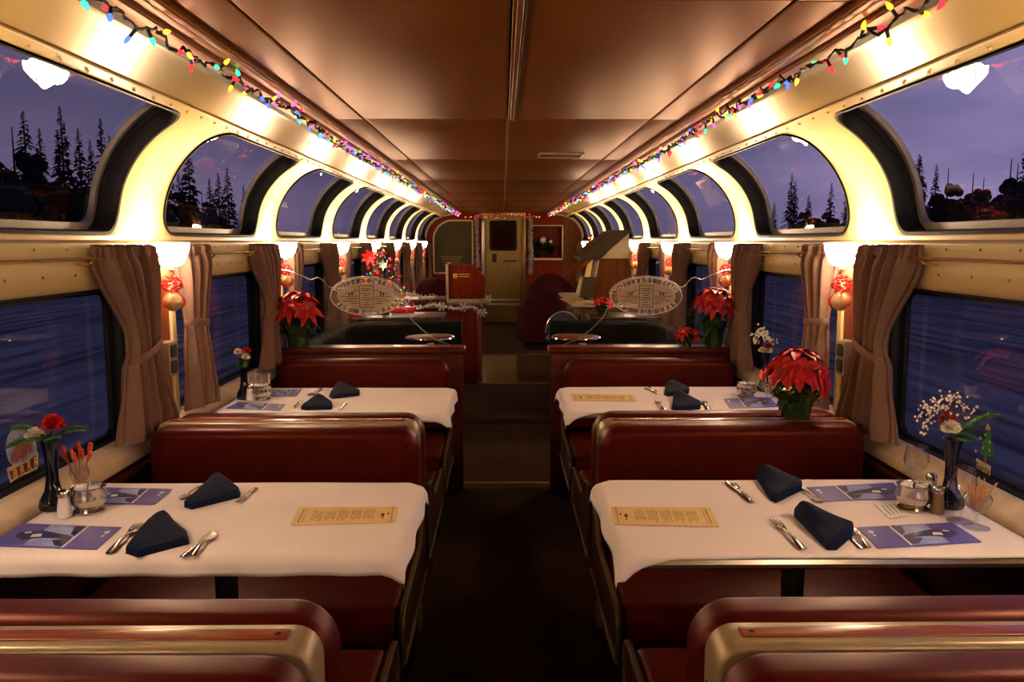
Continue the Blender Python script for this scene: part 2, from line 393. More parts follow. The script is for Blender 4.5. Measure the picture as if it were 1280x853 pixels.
nwin = 0
for sd in (-1, 1):
    up = MB(); lo = MB()
    S1 = SL[-1]; zt = s_of_z(1.945)
    for k in range(len(PIL)):
        ya = PIL[k]; yb = PIL[k+1] if k+1 < len(PIL) else Y_END
        if k == 0: ya = Y_BACK
        ha, hb = PIL[k]+.205, (PIL[k+1] if k+1 < len(PIL) else Y_END+.16)-.205
        if k == 0: ha = Y_BACK+.2
        wall_module(up, sd, prof_at, ya, yb, 0, S1, ha, hb, .022, zt, .10)
        wall_module(lo, sd, flat_at, ya, yb, 0, .76, ha+.02, hb-.02, .038, .595, .06, 4)
        for (P, a, b, s0, s1, r, nm) in ((prof_at, ha, hb, .022, zt, .10, 'upper'), (flat_at, ha+.02, hb-.02, .038, .595, .06, 'lower')):
            nwin += 1
            g = MB(); dep = .085 if nm == 'upper' else .05
            ring_strip(g, sd, P, a, b, s0, s1, r, [(-.004, -.004), (.006, -.002), (.012, .01), (.010, dep*.55), (.014, dep*.6), (.012, dep), (.03 if nm == 'upper' else .018, dep)])
            w = g.build('window_%d' % nwin, 'rubber', kind='structure')
            f = MB(); ring_strip(f, sd, P, a, b, s0, s1, r, [(.012, dep+.002), (.014, dep-.012), (.036 if nm == 'upper' else .022, dep-.012), (.038 if nm == 'upper' else .024, dep+.006)])
            f.build('window_frame', 'wframe' if nm == 'upper' else 'rubber', w)
            q = MB(); pane_grid(q, sd, P, a+.012, b-.012, s0+.012, s1-.012, r-.02, dep+.004)
            q.build('pane', 'pane', w)
    wl = up.build('wall_%s' % SW(sd), 'cream', kind='structure')
    w2 = lo.build('wall_%s_lower' % SW(sd), 'cream', kind='structure')
    # header panel: gently rising glossy band between the windows and the ceiling
    hp = [(1.105, 1.962), (1.06, 1.976), (1.0, 1.990), (.93, 2.003), (.865, 2.012), (.855, 2.006), (.850, 1.995)]
    ys = [Y_BACK+(Y_END-Y_BACK)*i/60 for i in range(61)]
    MB().grid([[(sd*x, y, z) for x, z in hp] for y in ys]).build('wall_%s_header' % SW(sd), 'header', kind='structure')
    # bead and rivets along the header edge
    b = MB(); b.tube([(sd*1.098, y, 1.9605) for y in (Y_BACK, Y_END)], .0045, 6)
    for i in range(int((Y_END-Y_BACK)/.14)):
        b.ball((sd*1.125, Y_BACK+.07+.14*i, 1.9505), .0055, 6, 4)
    b.build('trim_%d' % (1 if sd < 0 else 2), 'cream', kind='structure')
    # belt under the upper windows
    bp = [(1.425, 1.335), (1.410, 1.338), (1.400, 1.350), (1.392, 1.375), (1.390, 1.41), (1.394, 1.437), (1.386, 1.442), (1.384, 1.452), (1.384, 1.494), (1.390, 1.500), (1.425, 1.506)]
    m = MB(); m.grid([[(sd*x, y, z) for x, z in bp] for y in ys])
    m.build('trim_%d' % (3 if sd < 0 else 4), 'cream', kind='structure')
    m = MB()
    for i in range(int((Y_END-Y_BACK)/.19)):
        y = Y_BACK+.09+.19*i; m.ball((sd*1.384, y, 1.475), .005, 6, 4); m.ball((sd*1.391, y+.05, 1.392), .005, 6, 4)
    m.build('trim_%d' % (5 if sd < 0 else 6), 'brass', kind='structure')
    # sill and the boxed wall below it
    sp = [(1.425, .786), (1.40, .786), (1.393, .781), (1.357, .755), (1.346, .742), (1.344, .715), (1.36, .70)]
    MB().grid([[(sd*x, y, z) for x, z in sp] for y in ys]).build('trim_%d' % (7 if sd < 0 else 8), 'sillpaint', kind='structure')
    MB().grid([[(sd*x, y, z) for x, z in ((1.352, .71), (1.352, .69), (1.35, .68), (1.35, .12), (1.32, .11), (1.32, 0))] for y in ys]).build('baseboard_%s' % SW(sd), 'darkpanel', kind='structure')
    MB().slab('y', Y_BACK, Y_END, rrect(sd*1.348-.012, sd*1.348+.012, .672, .694, .005)).build('trim_%d' % (9 if sd < 0 else 10), 'wood', kind='structure')
    # pillars between the lower windows: red panel between two cream strips
    n = 11 if sd < 0 else 12
    pm = MB(); cm = MB()
    for y in PIL:
        pm.box(sd*1.400, sd*1.43, y-.165, y+.165, .762, 1.345)
        for s2 in (-1, 1): cm.slab('x', min(sd*1.388, sd*1.43), max(sd*1.388, sd*1.43), rrect(y+s2*.185-.022, y+s2*.185+.022, .757, 1.345, .005), .003)
    pm.build('trim_%d' % n, 'pillar', kind='structure'); cm.build('trim_%d' % (n+2), 'cream', kind='structure')
    # ceiling side strip, coppery track and dark joint
    t = MB()
    for (x0, x1, z0, z1) in ((.80, .855, 1.988, 2.02), (.765, .80, 2.000, 2.02), (.735, .762, 1.994, 2.02)):
        t.slab('y', Y_BACK, Y_END, rrect(min(sd*x0, sd*x1), max(sd*x0, sd*x1), z0, z1, .006, 3))
    t.build('trim_%d' % (15 if sd < 0 else 16), 'ceil', kind='structure')

m = MB(); m.box(-1.30, 1.30, Y_BACK, Y_END+3, 2.035, 2.06); m.box(-.90, -.865, Y_BACK, Y_END, 2.0, 2.04); m.box(.865, .90, Y_BACK, Y_END, 2.0, 2.04)
m.build('ceiling_back', 'blackm', kind='structure')
# ceiling panels, with joints every second pillar; the middle slot by the camera
m = MB(); joints = [Y_BACK, -1.6, .1, 1.85, 3.60, 5.35, 7.1, 8.85, 10.6, 12.35, 14.1, Y_END]
for a, b in zip(joints, joints[1:]):
    g = .0025
    for (x0, x1) in ((-.605, -.003), (.002, .605)):
        xa = x0
        m.slab('z', 2.014, 2.034, [(xa, a+g), (x1, a+g), (x1, b-g), (xa, b-g)], .003)
for sd in (-1, 1):
    for a, b in zip(joints, joints[1:]):
        m.slab('z', 2.012, 2.034, [(sd*.613, a+.002), (sd*.80, a+.002), (sd*.80, b-.002), (sd*.613, b-.002)], .003)
m.build('ceiling', 'ceil', kind='structure')
m = MB()
m.slab('z', 2.004, 2.013, [(.012, Y_BACK), (.034, Y_BACK), (.024, 3.58), (.010, 3.58)], .003)
m.build('trim_17', 'ceil', kind='structure')
m = MB()
m.slab('z', 2.006, 2.0135, [(.036, Y_BACK), (.046, Y_BACK), (.029, 3.56), (.025, 3.56)], .001)
m.build('trim_18', 'rubber', kind='structure')
# ceiling vent
v = thing('ceiling_vent', (.32, 5.0, 2.012), 'low rectangular bronze vent cover set in the ceiling right of the centre seam', 'vent')
m = MB()
for s2 in (-1, 1): m.box(.32-.13, .32+.13, 5.0+s2*.10-.008, 5.0+s2*.10+.008, 1.999, 2.012); m.box(.32+s2*.125-.006, .32+s2*.125+.006, 4.9, 5.1, 1.999, 2.012)
m.build('frame', 'trimst', v)
m = MB()
for i in range(9): m.box(.2, .44, 4.915+.02*i, 4.925+.02*i, 2.004, 2.012)
m.build('louvre', 'ceil', v)

# floor
m = MB(); m.box(-1.5, 1.5, Y_BACK, Y_END+3, -.06, -.004); m.build('floor', 'carpet2', kind='structure')
m = MB(); m.slab('z', -.004, .006, [(-.375, Y_BACK), (.375, Y_BACK), (.375, 5.02), (-.375, 5.02)], .004); m.build('floor_aisle_carpet', 'carpet', kind='structure')
m = MB()
m.slab('z', -.004, .006, [(-1.2, 5.04), (1.2, 5.04), (1.2, 8.68), (-1.2, 8.68)], .004)
m.slab('z', -.004, .006, [(-1.2, 10.94), (1.2, 10.94), (1.2, Y_END+2.5), (-1.2, Y_END+2.5)], .004)
m.build('floor_lounge_carpet', 'carpet', kind='structure')
m = MB(); m.box(-1.3, 1.3, 8.71, 10.91, -.004, .004); m.build('floor_vinyl', 'vinyl', kind='structure')
m = MB()
for (x0, x1, y) in ((-.30, .28, 5.03), (-.30, .9, 8.695), (-.3, .9, 10.925)): m.slab('z', 0., .010, rrect(x0, x1, y-.014, y+.014, .004), .003)
m.slab('z', 0., .008, rrect(-.382, -.374, Y_BACK, 5.02, .002)); m.slab('z', 0., .008, rrect(.374, .382, Y_BACK, 5.02, .002))
m.build('trim_19', 'stripm', kind='structure')
m = MB(); m.box(-1.6, 1.6, Y_BACK-.05, Y_BACK, 0, 2.06); m.build('wall_back', 'endwood', kind='structure')

# ---------------------------------------------------------------- the far bulkhead
arch = [(sd_x, z) for sd_x, z in [(1.42, 0), (1.42, 1.505)]]+[(p.x, p.z) for p in PR[::3]]+[(.87, 2.01), (.86, 2.03)]
def bulk(sd, xin, mname, nm, y0=Y_END-.04, y1=Y_END+.02):
    o = [(sd*xin, 0)]+[(sd*x, z) for x, z in arch]+[(sd*xin, 2.03)]
    MB().slab('y', y0, y1, o).build(nm, mname, kind='structure')
bulk(-1, .40, 'endwood', 'wall_end_left')
# right bulkhead has an opening for the plant niche
m = MB(); y0, y1 = Y_END-.04, Y_END+.02
m.box(.39, .45, y0, y1, 0, 2.03); m.box(.45, 1.05, y0, y1, 0, 1.20); m.box(.45, 1.05, y0, y1, 1.775, 2.02)
m.build('wall_end_right', 'endwood', kind='structure')
o = [(1.05, 0)]+[(x, z) for x, z in arch if x > 1.05]+[(1.05, 1.985)]
MB().slab('y', y0, y1, o).build('wall_end_right_outer', 'amberwood', kind='structure')
m = MB(); m.box(.44, 1.06, y1, y1+.35, 1.16, 1.20); m.box(.44, 1.06, y1+.33, y1+.36, 1.16, 1.80); m.box(.42, .45, y1, y1+.36, 1.16, 1.8); m.box(1.05, 1.08, y1, y1+.36, 1.16, 1.8); m.box(.42, 1.08, y1, y1+.36, 1.77, 1.80)
m.build('wall_end_niche', 'endwood', kind='structure')
m = MB(); m.box(.44, 1.055, y0-.012, y0, 1.775, 1.793); m.box(1.045, 1.063, y0-.012, y0, 1.20, 1.775)
m.build('trim_20', 'trimst', kind='structure')
m = MB(); m.slab('z', 1.165, 1.20, rrect(.42, 1.05, y0-.06, y0+.02, .01), .006); m.build('trim_21', 'cream', kind='structure')
for sd, n in ((-1, 22), (1, 23)):                       # cream rib round the last arch
    m = MB(); P = [(sd*x, Y_END-.05, z) for x, z in arch[1:-1]]
    m.tube(P, .022, 8); m.build('trim_%d' % n, 'cream', kind='structure')
# passage behind the door
m = MB(); m.box(-.46, -.42, Y_END, Y_END+1.5, 0, 2.03); m.box(.40, .44, Y_END, Y_END+1.5, 0, 2.03); m.box(-.46, .44, Y_END+1.5, Y_END+1.54, 0, 2.03)
m.build('wall_passage', 'olive', kind='structure')
m = MB()
for x in (-.415, .325): m.slab('y', Y_END-.06, Y_END+.08, rrect(x, x+.07, 0, 1.93, .012), .008)
m.slab('y', Y_END-.06, Y_END+.08, rrect(-.415, .395, 1.92, 2.03, .01), .008)
m.build('trim_24', 'gdoor', kind='structure')
d = MB(); yd = Y_END+.06
d.slab('y', yd, yd+.04, rrect(-.34, .325, 0.02, 1.35, .01)); d.slab('y', yd, yd+.04, rrect(-.34, .325, 1.86, 1.92, .01)); d.slab('y', yd, yd+.04, rrect(-.34, -.25, 1.34, 1.87, .005)); d.slab('y', yd, yd+.04, rrect(.21, .325, 1.34, 1.87, .005))
door = d.build('door_1', 'gdoor', kind='structure')
m = MB(); m.grid([[(x, yd-.006, z) for x, z in rrect(a, b, c, e, .05)] for a, b, c, e in ((-.27, .23, 1.33, 1.88), (-.235, .195, 1.365, 1.845))], cv=True)
m.build('window_gasket', 'rubber', door, thick=.01)
m = MB(); m.box(-.26, .22, yd+.015, yd+.022, 1.34, 1.87); m.build('door_glass', 'pane', door)
m = MB(); m.slab('y', yd-.012, yd, rrect(-.33, .31, .33, .37, .004), .003); m.slab('y', yd-.012, yd, rrect(-.33, .31, .42, .45, .004), .003); m.build('kick_plate', 'steel', door)
m = MB(); m.slab('y', yd-.03, yd, rrect(-.02, .22, 1.13, 1.16, .01), .006); m.build('door_handle', 'blackm', door)
m = MB(); m.slab('y', yd-.012, yd, rrect(-.22, -.14, 1.12, 1.28, .03), .004); m.build('lock_plate', 'blackm', door)
# pale steel strip up the left door post
m = MB(); m.slab('y', Y_END-.075, Y_END-.06, rrect(-.405, -.355, .9, 1.86, .01), .004); m.build('trim_25', 'steel', kind='structure')
# rounded notice board panel on the left bulkhead
nb = thing('bulkhead_panel', (-.93, Y_END-.05, .95), 'olive brown bulkhead panel with round shoulder and cream frame, left of the end door', 'panel')
o = rrect(-1.275, -.57, .93, 1.875, [.02, .02, .34, .02], 8)
MB().slab('y', Y_END-.055, Y_END-.042, o).build('board', 'olive', nb)
P = [(x, Y_END-.06, z) for x, z in o]
MB().tube(P, .016, 6, closed=True).build('frame', 'cream', nb)
m = MB()
for i in range(5): m.box(-1.15+.02*i, -.75-.03*i, Y_END-.058, Y_END-.056, 1.22-.045*i, 1.228-.045*i)
m.build('relief_lines', 'signy' if False else 'ink', nb)

# ---------------------------------------------------------------- outside at dusk
g = MB(); g.box(-90, 90, -40, 160, -2.9, -2.75); g.build('ground', 'ground', kind='structure')
def conifer(seed, h, w, kind):
    rnd = random.Random(seed); m = MB()
    m.tube([(0, 0, 0), (0, 0, h*.97)], [w*.07, .02], 6)
    if kind == 0:
        for i in range(230):                              # single drooping boughs up the trunk
            t = (i+rnd.random())/230; a = rnd.random()*6.28; r = w*((1-t)**.9*(.55+.55*rnd.random())+.04); z = h*(.05+.92*t)
            m.leaf((0, 0, z), (math.cos(a), math.sin(a), .15), (0, 0, 1), r, r*.42+.12, .45, .12, 3)
    else:
        for i in range(90):
            a = rnd.random()*6.28; rr = w*rnd.random()**.5; zz = h*(.2+.75*rnd.random())*(1-.35*rr/w)
            m.ball((rr*math.cos(a), rr*math.sin(a), zz), w*(.10+.13*rnd.random()), 7, 5)
    return m.build('conifer' if kind == 0 else 'leafy_tree', 'conif', origin=(0, 0, 0))
tr = [conifer(1, 8.5, 1.5, 0), conifer(2, 8.5, 1.8, 0), conifer(3, 7, 1.7, 1)]
for t, l in zip(tr, ('', '', '')): tag(t, 'dark tree', 'tree')
rnd = random.Random(11); used = [False]*3
for sd in (-1, 1):
    for i in range(60):
        ki = (0, 1, 0, 1, 2)[rnd.randrange(5)]; row = i % 3; D = ((40, 46.5, 53) if sd > 0 else (38, 45, 52))[row]
        y = -6+(i//3)*7.2+row*2.4+rnd.random()*.6; s = (1.2+.35*rnd.random())+row*.14 if sd > 0 else (1.5+.45*rnd.random())+row*.15
        if sd > 0 and i % 7 == 2: s *= 1.15
        if used[ki]: o = tr[ki].copy(); COL.objects.link(o)
        else: o = tr[ki]; used[ki] = True
        o.location = (sd*D, y, -2.76); o.scale = (s, s, s); o.rotation_euler = (0, 0, rnd.random()*6)
        k2 = 'bushy tree' if ki == 2 else 'conifer'
        o['label'] = 'dark %s silhouetted at dusk outside the %s windows' % (k2, SW(sd)); o['category'] = 'tree'
        o['group'] = '%ss outside the %s windows' % (k2, SW(sd))

for sd in (-1, 1):
    m = MB(); rnd = random.Random(30+sd)
    for i in range(150):
        y = -20+i*1.1; D = (65 if sd > 0 else 66)+rnd.random()*3; m.ball((sd*D, y, -.6+rnd.random()*1.2+(4.2 if sd < 0 else 1.5)), 3.0+1.8*rnd.random(), 8, 6, (1, 1, 1.2)); m.box(sd*D-.5, sd*D+.5, y-2, y+2, -2.8, 0)
    o = m.build('woodland', 'conif', kind='stuff'); tag(o, 'continuous dark woodland band on the horizon outside the %s windows' % SW(sd), 'woodland')

# world: dusk sky
w = bpy.data.worlds.new('dusk'); SC.world = w; w.use_nodes = True; nt = w.node_tree
bg = nt.nodes['Background']; tc = nt.nodes.new('ShaderNodeTexCoord'); sx = nt.nodes.new('ShaderNodeSeparateXYZ')
nt.links.new(tc.outputs['Generated'], sx.inputs[0])
r = nt.nodes.new('ShaderNodeValToRGB'); e = r.color_ramp.elements
e[0].position = 0; e[0].color = (.17, .14, .25, 1); e[1].position = .85; e[1].color = (.05, .055, .14, 1)
a = e.new(.22); a.color = (.16, .14, .26, 1); a = e.new(.45); a.color = (.10, .095, .21, 1)
nt.links.new(sx.outputs['Z'], r.inputs[0])
n = nt.nodes.new('ShaderNodeTexNoise'); n.inputs['Scale'].default_value = 3; n.inputs['Detail'].default_value = 5
mp = nt.nodes.new('ShaderNodeMapping'); mp.inputs['Scale'].default_value = (1, 1, 3.5)
nt.links.new(tc.outputs['Generated'], mp.inputs[0]); nt.links.new(mp.outputs[0], n.inputs['Vector'])
r2 = nt.nodes.new('ShaderNodeValToRGB'); r2.color_ramp.elements[0].position = .35; r2.color_ramp.elements[1].position = .7
r2.color_ramp.elements[0].color = (.62, .62, .70, 1); r2.color_ramp.elements[1].color = (1.25, 1.1, 1.1, 1)
nt.links.new(n.outputs['Fac'], r2.inputs[0])
mx = nt.nodes.new('ShaderNodeMixRGB'); mx.blend_type = 'MULTIPLY'; mx.inputs[0].default_value = 1
nt.links.new(r.outputs[0], mx.inputs[1]); nt.links.new(r2.outputs[0], mx.inputs[2])
mr = nt.nodes.new('ShaderNodeMapRange'); mr.inputs['From Min'].default_value = -1; mr.inputs['From Max'].default_value = .6
mr.inputs['To Min'].default_value = .14; mr.inputs['To Max'].default_value = 1.1
nt.links.new(sx.outputs['X'], mr.inputs[0])
mx2 = nt.nodes.new('ShaderNodeMixRGB'); mx2.blend_type = 'MULTIPLY'; mx2.inputs[0].default_value = 1
nt.links.new(mx.outputs[0], mx2.inputs[1]); nt.links.new(mr.outputs[0], mx2.inputs[2])
nt.links.new(mx2.outputs[0], bg.inputs['Color']); bg.inputs['Strength'].default_value = 1.0
# ================================================================ benches, dividers, tables
XA, XB = .325, 1.285         # aisle end and wall end of a bench
BC = [1.35, 3.06, 4.77]      # centre lines between back-to-back benches
BZ = .84
def bench(sd, yc, face, label):
    """face -1: the sitter looks towards the camera; +1: away from it"""
    t = thing('booth_bench', (sd*.8, yc+face*.3, 0), label, 'bench', None)
    yb0, yb1 = sorted((yc+face*.048, yc+face*.165))
    xs = sorted((sd*XA, sd*XB)); ra = .085
    rs = [.02, ra, ra*.7, .02] if sd > 0 else [.02, ra*.7, ra, .02]
    rs = [.02, ra*.7, ra, .02] if sd > 0 else [.02, ra, ra*.7, .02]
    o = rrect(xs[0], xs[1], .42, BZ, rs, 8)
    m = MB(); m.slab('y', yb0, yb1, o, .036, 6)
    for i, v in enumerate(m.v):                         # a soft crown along the top edge
        if v.z > .7: m.v[i] = v+Vector((0, 0, .004*math.sin(v.x*9+yc)))
    m.build('backrest', 'leather', t, ang=60)
    yf = yc+face*.163
    m = MB(); o2 = rrect(xs[0]+.03, xs[1]-.03, .47, BZ-.034, [max(.01, r-.03) for r in rs], 8)
    m.tube([(x, yf-face*.004, z) for x, z in o2], .0045, 6, closed=True)
    m.build('piping', 'piping', t)
    ys = sorted((yc+face*.16, yc+face*.76))
    m = MB(); m.slab('x', xs[0]-.008, xs[1]+.008, rrect(ys[0], ys[1], .30, .435, [.05, .05, .05, .05], 6), .035, 5)
    for i, v in enumerate(m.v):
        if v.z > .38: m.v[i] = v+Vector((0, 0, .012*math.sin(PI*min(1, max(0, (v.y-ys[0])/(ys[1]-ys[0]))))))
    m.build('seat', 'leather', t, ang=60)
    m = MB(); y2 = sorted((yc+face*.05, yc+face*.68)); m.box(xs[0]+.03, xs[1]-.02, y2[0], y2[1], 0, .30)
    m.build('base', 'darkpanel', t)
    xe = sd*(XA-.014)
    P = catmull([(xe, yc+face*.07, .56), (xe, yc+face*.20, .54), (xe, yc+face*.26, .475), (xe, yc+face*.36, .452), (xe, yc+face*.60, .445), (xe, yc+face*.745, .44), (xe, yc+face*.785, .40), (xe, yc+face*.775, .30), (xe, yc+face*.70, .27), (xe, yc+face*.06, .27)], 5)
    MB().tube(P, .008, 8, flat=.7).build('edge_trim', 'trimd', t)
    m = MB(); pl = [(p.y, p.z) for p in P]; m.slab('x', min(xe, xe+sd*.012), max(xe, xe+sd*.012), pl+[(yc+face*.05, .27), (yc+face*.05, .80)] if False else pl, 0)
    m.build('end_panel', 'darkpanel', t)
    return t
names = {(-1, 0, -1): 'burgundy leather bench at the very front left whose back is nearest the camera',
 (1, 0, -1): 'burgundy leather bench at the very front right whose back is nearest the camera',
 (-1, 0, 1): 'burgundy leather bench facing away on the near side of the nearest left table',
 (1, 0, 1): 'burgundy leather bench facing away on the near side of the nearest right table',
 (-1, 1, -1): 'burgundy leather bench facing the camera behind the nearest left table',
 (1, 1, -1): 'burgundy leather bench facing the camera behind the nearest right table',
 (-1, 1, 1): 'burgundy leather bench facing away on the near side of the second left table',
 (1, 1, 1): 'burgundy leather bench facing away on the near side of the second right table',
 (-1, 2, -1): 'burgundy leather bench facing the camera against the left wooden partition',
 (1, 2, -1): 'burgundy leather bench facing the camera against the right wooden partition'}
for (sd, k, f), lb in names.items(): bench(sd, BC[k], f, lb)
for sd in (-1, 1):
    for k in (0, 1):
        yc = BC[k]
        t = thing('booth_divider', (sd*.8, yc, 0), 'cream capped divider with wood inlay between back-to-back %s benches, %s' % (SW(sd), 'nearest the camera' if k == 0 else 'the farther one'), 'divider')
        xs = sorted((sd*.335, sd*1.30))
        rs = [.01, .03, .05, .01] if sd > 0 else [.01, .05, .03, .01]
        MB().slab('y', yc-.046, yc+.046, rrect(xs[0], xs[1], .02, BZ-.006, rs, 6), .012, 4).build('frame', 'trimst', t)
        xi = sorted((sd*.385, sd*1.27))
        MB().slab('z', BZ-.010, BZ-.003, rrect(xi[0], xi[1], yc-.019, yc+.019, .006), .002).build('wood_inlay', 'inlay', t)
        xe = sd*.335
        MB().slab('x', min(xe-sd*.003, xe+sd*.004), max(xe-sd*.003, xe+sd*.004), rrect(yc-.020, yc+.020, .12, .74, .008), .001).build('end_inlay', 'wood', t)
        m = MB(); m.lathe([(.005, 0), (.005, .0015), (.003, .0025)], (sd*.405, yc, BZ-.0035), 8); m.build('screw', 'blackm', t)
    # wooden partition closing the dining area, with its cap
    t = thing('wooden_partition', (sd*.8, 4.87, 0), 'mahogany partition with a rounded cap behind the second %s table' % SW(sd), 'partition')
    xs = sorted((sd*.262, sd*1.338))
    MB().slab('y', 4.825, 4.93, rrect(xs[0], xs[1], 0.0, .86, .006), .004).build('panel', 'woodh', t)
    xc = sorted((sd*.245, sd*1.338))
    MB().slab('x', xc[0], xc[1], rrect(4.80, 4.955, .845, .885, .014), .008, 4).build('cap', 'woodh', t)
    xm = sorted((sd*.27, sd*1.31))
    MB().box(xm[0], xm[1], 4.821, 4.826, .80, .806).build('moulding', 'piping', t)
    # etched glass screen standing on the cap
    g = thing('etched_glass_screen', (sd*.85, 4.90, .885), 'clear glass screen with an etched oval badge standing on the %s wooden partition' % SW(sd), 'glass screen')
    OX, OZ, RX, RZ = sd*.825, 1.178, .215, .113
    top = [(1.33, 1.335), (1.28, 1.33), (1.19, 1.295), (1.155, 1.275), (1.14, 1.278), (1.115, 1.290), (1.09, 1.283), (1.05, 1.235)]
    ov = [(.825+RX*1.03*math.cos(a), OZ+RZ*1.05*math.sin(a)) for a in [math.radians(d) for d in range(20, 176, 9)]]
    rest = [(.60, 1.11), (.57, 1.05), (.50, .98), (.42, .92), (.33, .8865)]
    o = [(sd*x, z) for x, z in top+ov+rest+[(1.33, .8865)]]
    o = []
    for x, z in top+ov[::-1]+rest+[(1.33, .8865)]: o.append((sd*x, z))
    MB().slab('y', 4.896, 4.904, o, 0).build('glass_pane', 'plex', g, smooth=False)
    MB().tube([(x, 4.90, z) for x, z in o[:-1]], .0022, 6).build('glass_edge', 'steel', g)
    yo = 4.8945
    m = MB(); N = 64
    def ell(f, g_=None): return [(OX+RX*f*math.cos(2*PI*i/N), OZ+RZ*(f if g_ is None else g_)*math.sin(2*PI*i/N)) for i in range(N)]
    for (f1, f2, g1, g2) in ((1.0, .965, 1.0, .94), (.80, .785, .70, .675)):
        m.grid([[(x, yo, z) for x, z in ell(f1, g1)], [(x, yo, z) for x, z in ell(f2, g2)]], cv=True)
    m.build('etched_border', 'clingw', g, thick=.001)
    m = MB(); m.grid([[(x, yo+.0004, z) for x, z in ell(.785, .675)], [(x, yo+.0004, z) for x, z in ell(.01)]], cv=True); m.build('etched_field', 'etch', g)
    m = MB(); m.grid([[(x, yo+.0004, z) for x, z in ell(.965, .94)], [(x, yo+.0004, z) for x, z in ell(.80, .70)]], cv=True); m.build('etched_band', 'etch2', g)
    # badge, hills and rails engraved in the field
    m = MB(); y = yo-.0006
    m.box(OX-.040, OX+.040, y, y+.0006, OZ+.062, OZ+.066); m.box(OX-.040, OX+.040, y, y+.0006, OZ-.066, OZ-.062)
    for s2 in (-1, 1): m.box(OX+s2*.040-.002, OX+s2*.040+.002, y, y+.0006, OZ-.066, OZ+.066)
    for i, (w_, z_) in enumerate(((.030, .045), (.026, .034), (.030, .018), (.016, .006), (.028, -.008), (.030, -.020), (.012, -.036), (.024, -.050))): m.box(OX-w_, OX+w_, y, y+.0006, OZ+z_-.0022, OZ+z_+.0022)
    for s2 in (-1, 1):
        m.tube([(OX+s2*(.045+.02*j), y, OZ+.035+.012*math.sin(j*2.1)-.006*j) for j in range(5)], .0022, 5)
        for (a_, b_, z_) in ((.05, .15, .0), (.045, .12, -.012), (.055, .14, -.026), (.05, .09, -.040)): m.box(min(OX+s2*a_, OX+s2*b_), max(OX+s2*a_, OX+s2*b_), y, y+.0006, OZ+z_-.002, OZ+z_+.002)
        m.box(OX+s2*.085-.004, OX+s2*.085+.004, y, y+.0006, OZ+.004, OZ+.030); m.box(OX+s2*.10-.004, OX+s2*.10+.004, y, y+.0006, OZ+.004, OZ+.024)
    m.build('etched_drawing', 'darkpanel', g)
    # lettering, read from behind: mirrored from here
    def glyph(ch, size):
        c = bpy.data.curves.new('g', 'FONT'); c.body = ch; c.size = size; c.align_x = 'CENTER'; c.resolution_u = 2
        ob = bpy.data.objects.new('g', c); COL.objects.link(ob)
        dg = bpy.context.evaluated_depsgraph_get(); me = ob.evaluated_get(dg).to_mesh()
        vs_ = [v.co.copy() for v in me.vertices]; fs_ = [tuple(p.vertices) for p in me.polygons]
        ob.evaluated_get(dg).to_mesh_clear(); bpy.data.objects.remove(ob); bpy.data.curves.remove(c); return vs_, fs_
    m = MB()
    def arc_text(txt, a0, a1, flip):
        for i, ch in enumerate(txt):
            if ch == ' ': continue
            a = math.radians(a0+(a1-a0)*i/(len(txt)-1)); vs_, fs_ = glyph(ch, .034)
            cx = OX+RX*.88*math.cos(a); cz = OZ+RZ*.82*math.sin(a)
            tx, tz = -RX*math.sin(a), RZ*math.cos(a); L = math.hypot(tx, tz); tx /= L; tz /= L
            if flip: tx, tz = -tx, -tz
            nx, nz = (tz, -tx) if not flip else (tz, -tx)
            nx, nz = -(-tz), -tx
            # baseline direction for a reader behind the glass runs the other way
            if (nx*math.cos(a)+nz*math.sin(a) < 0) != flip: nx, nz = -nx, -nz
            m.add([(cx+tx*v.x*.85+nx*(v.y-.012), y-.0004, cz+tz*v.x*.85+nz*(v.y-.012)) for v in vs_], fs_)
    arc_text('COAST STARLIGHT', 22, 158, False)
    arc_text('PARLOUR CAR', -28, -152, True)
    m.build('etched_lettering', 'petalw', g, smooth=False)
    m = MB()
    for x in (.45, 1.25): m.box(min(sd*x-.02, sd*x+.02), max(sd*x-.02, sd*x+.02), 4.885, 4.915, .8855, .90)
    m.build('glass_clamp', 'chrome', g)

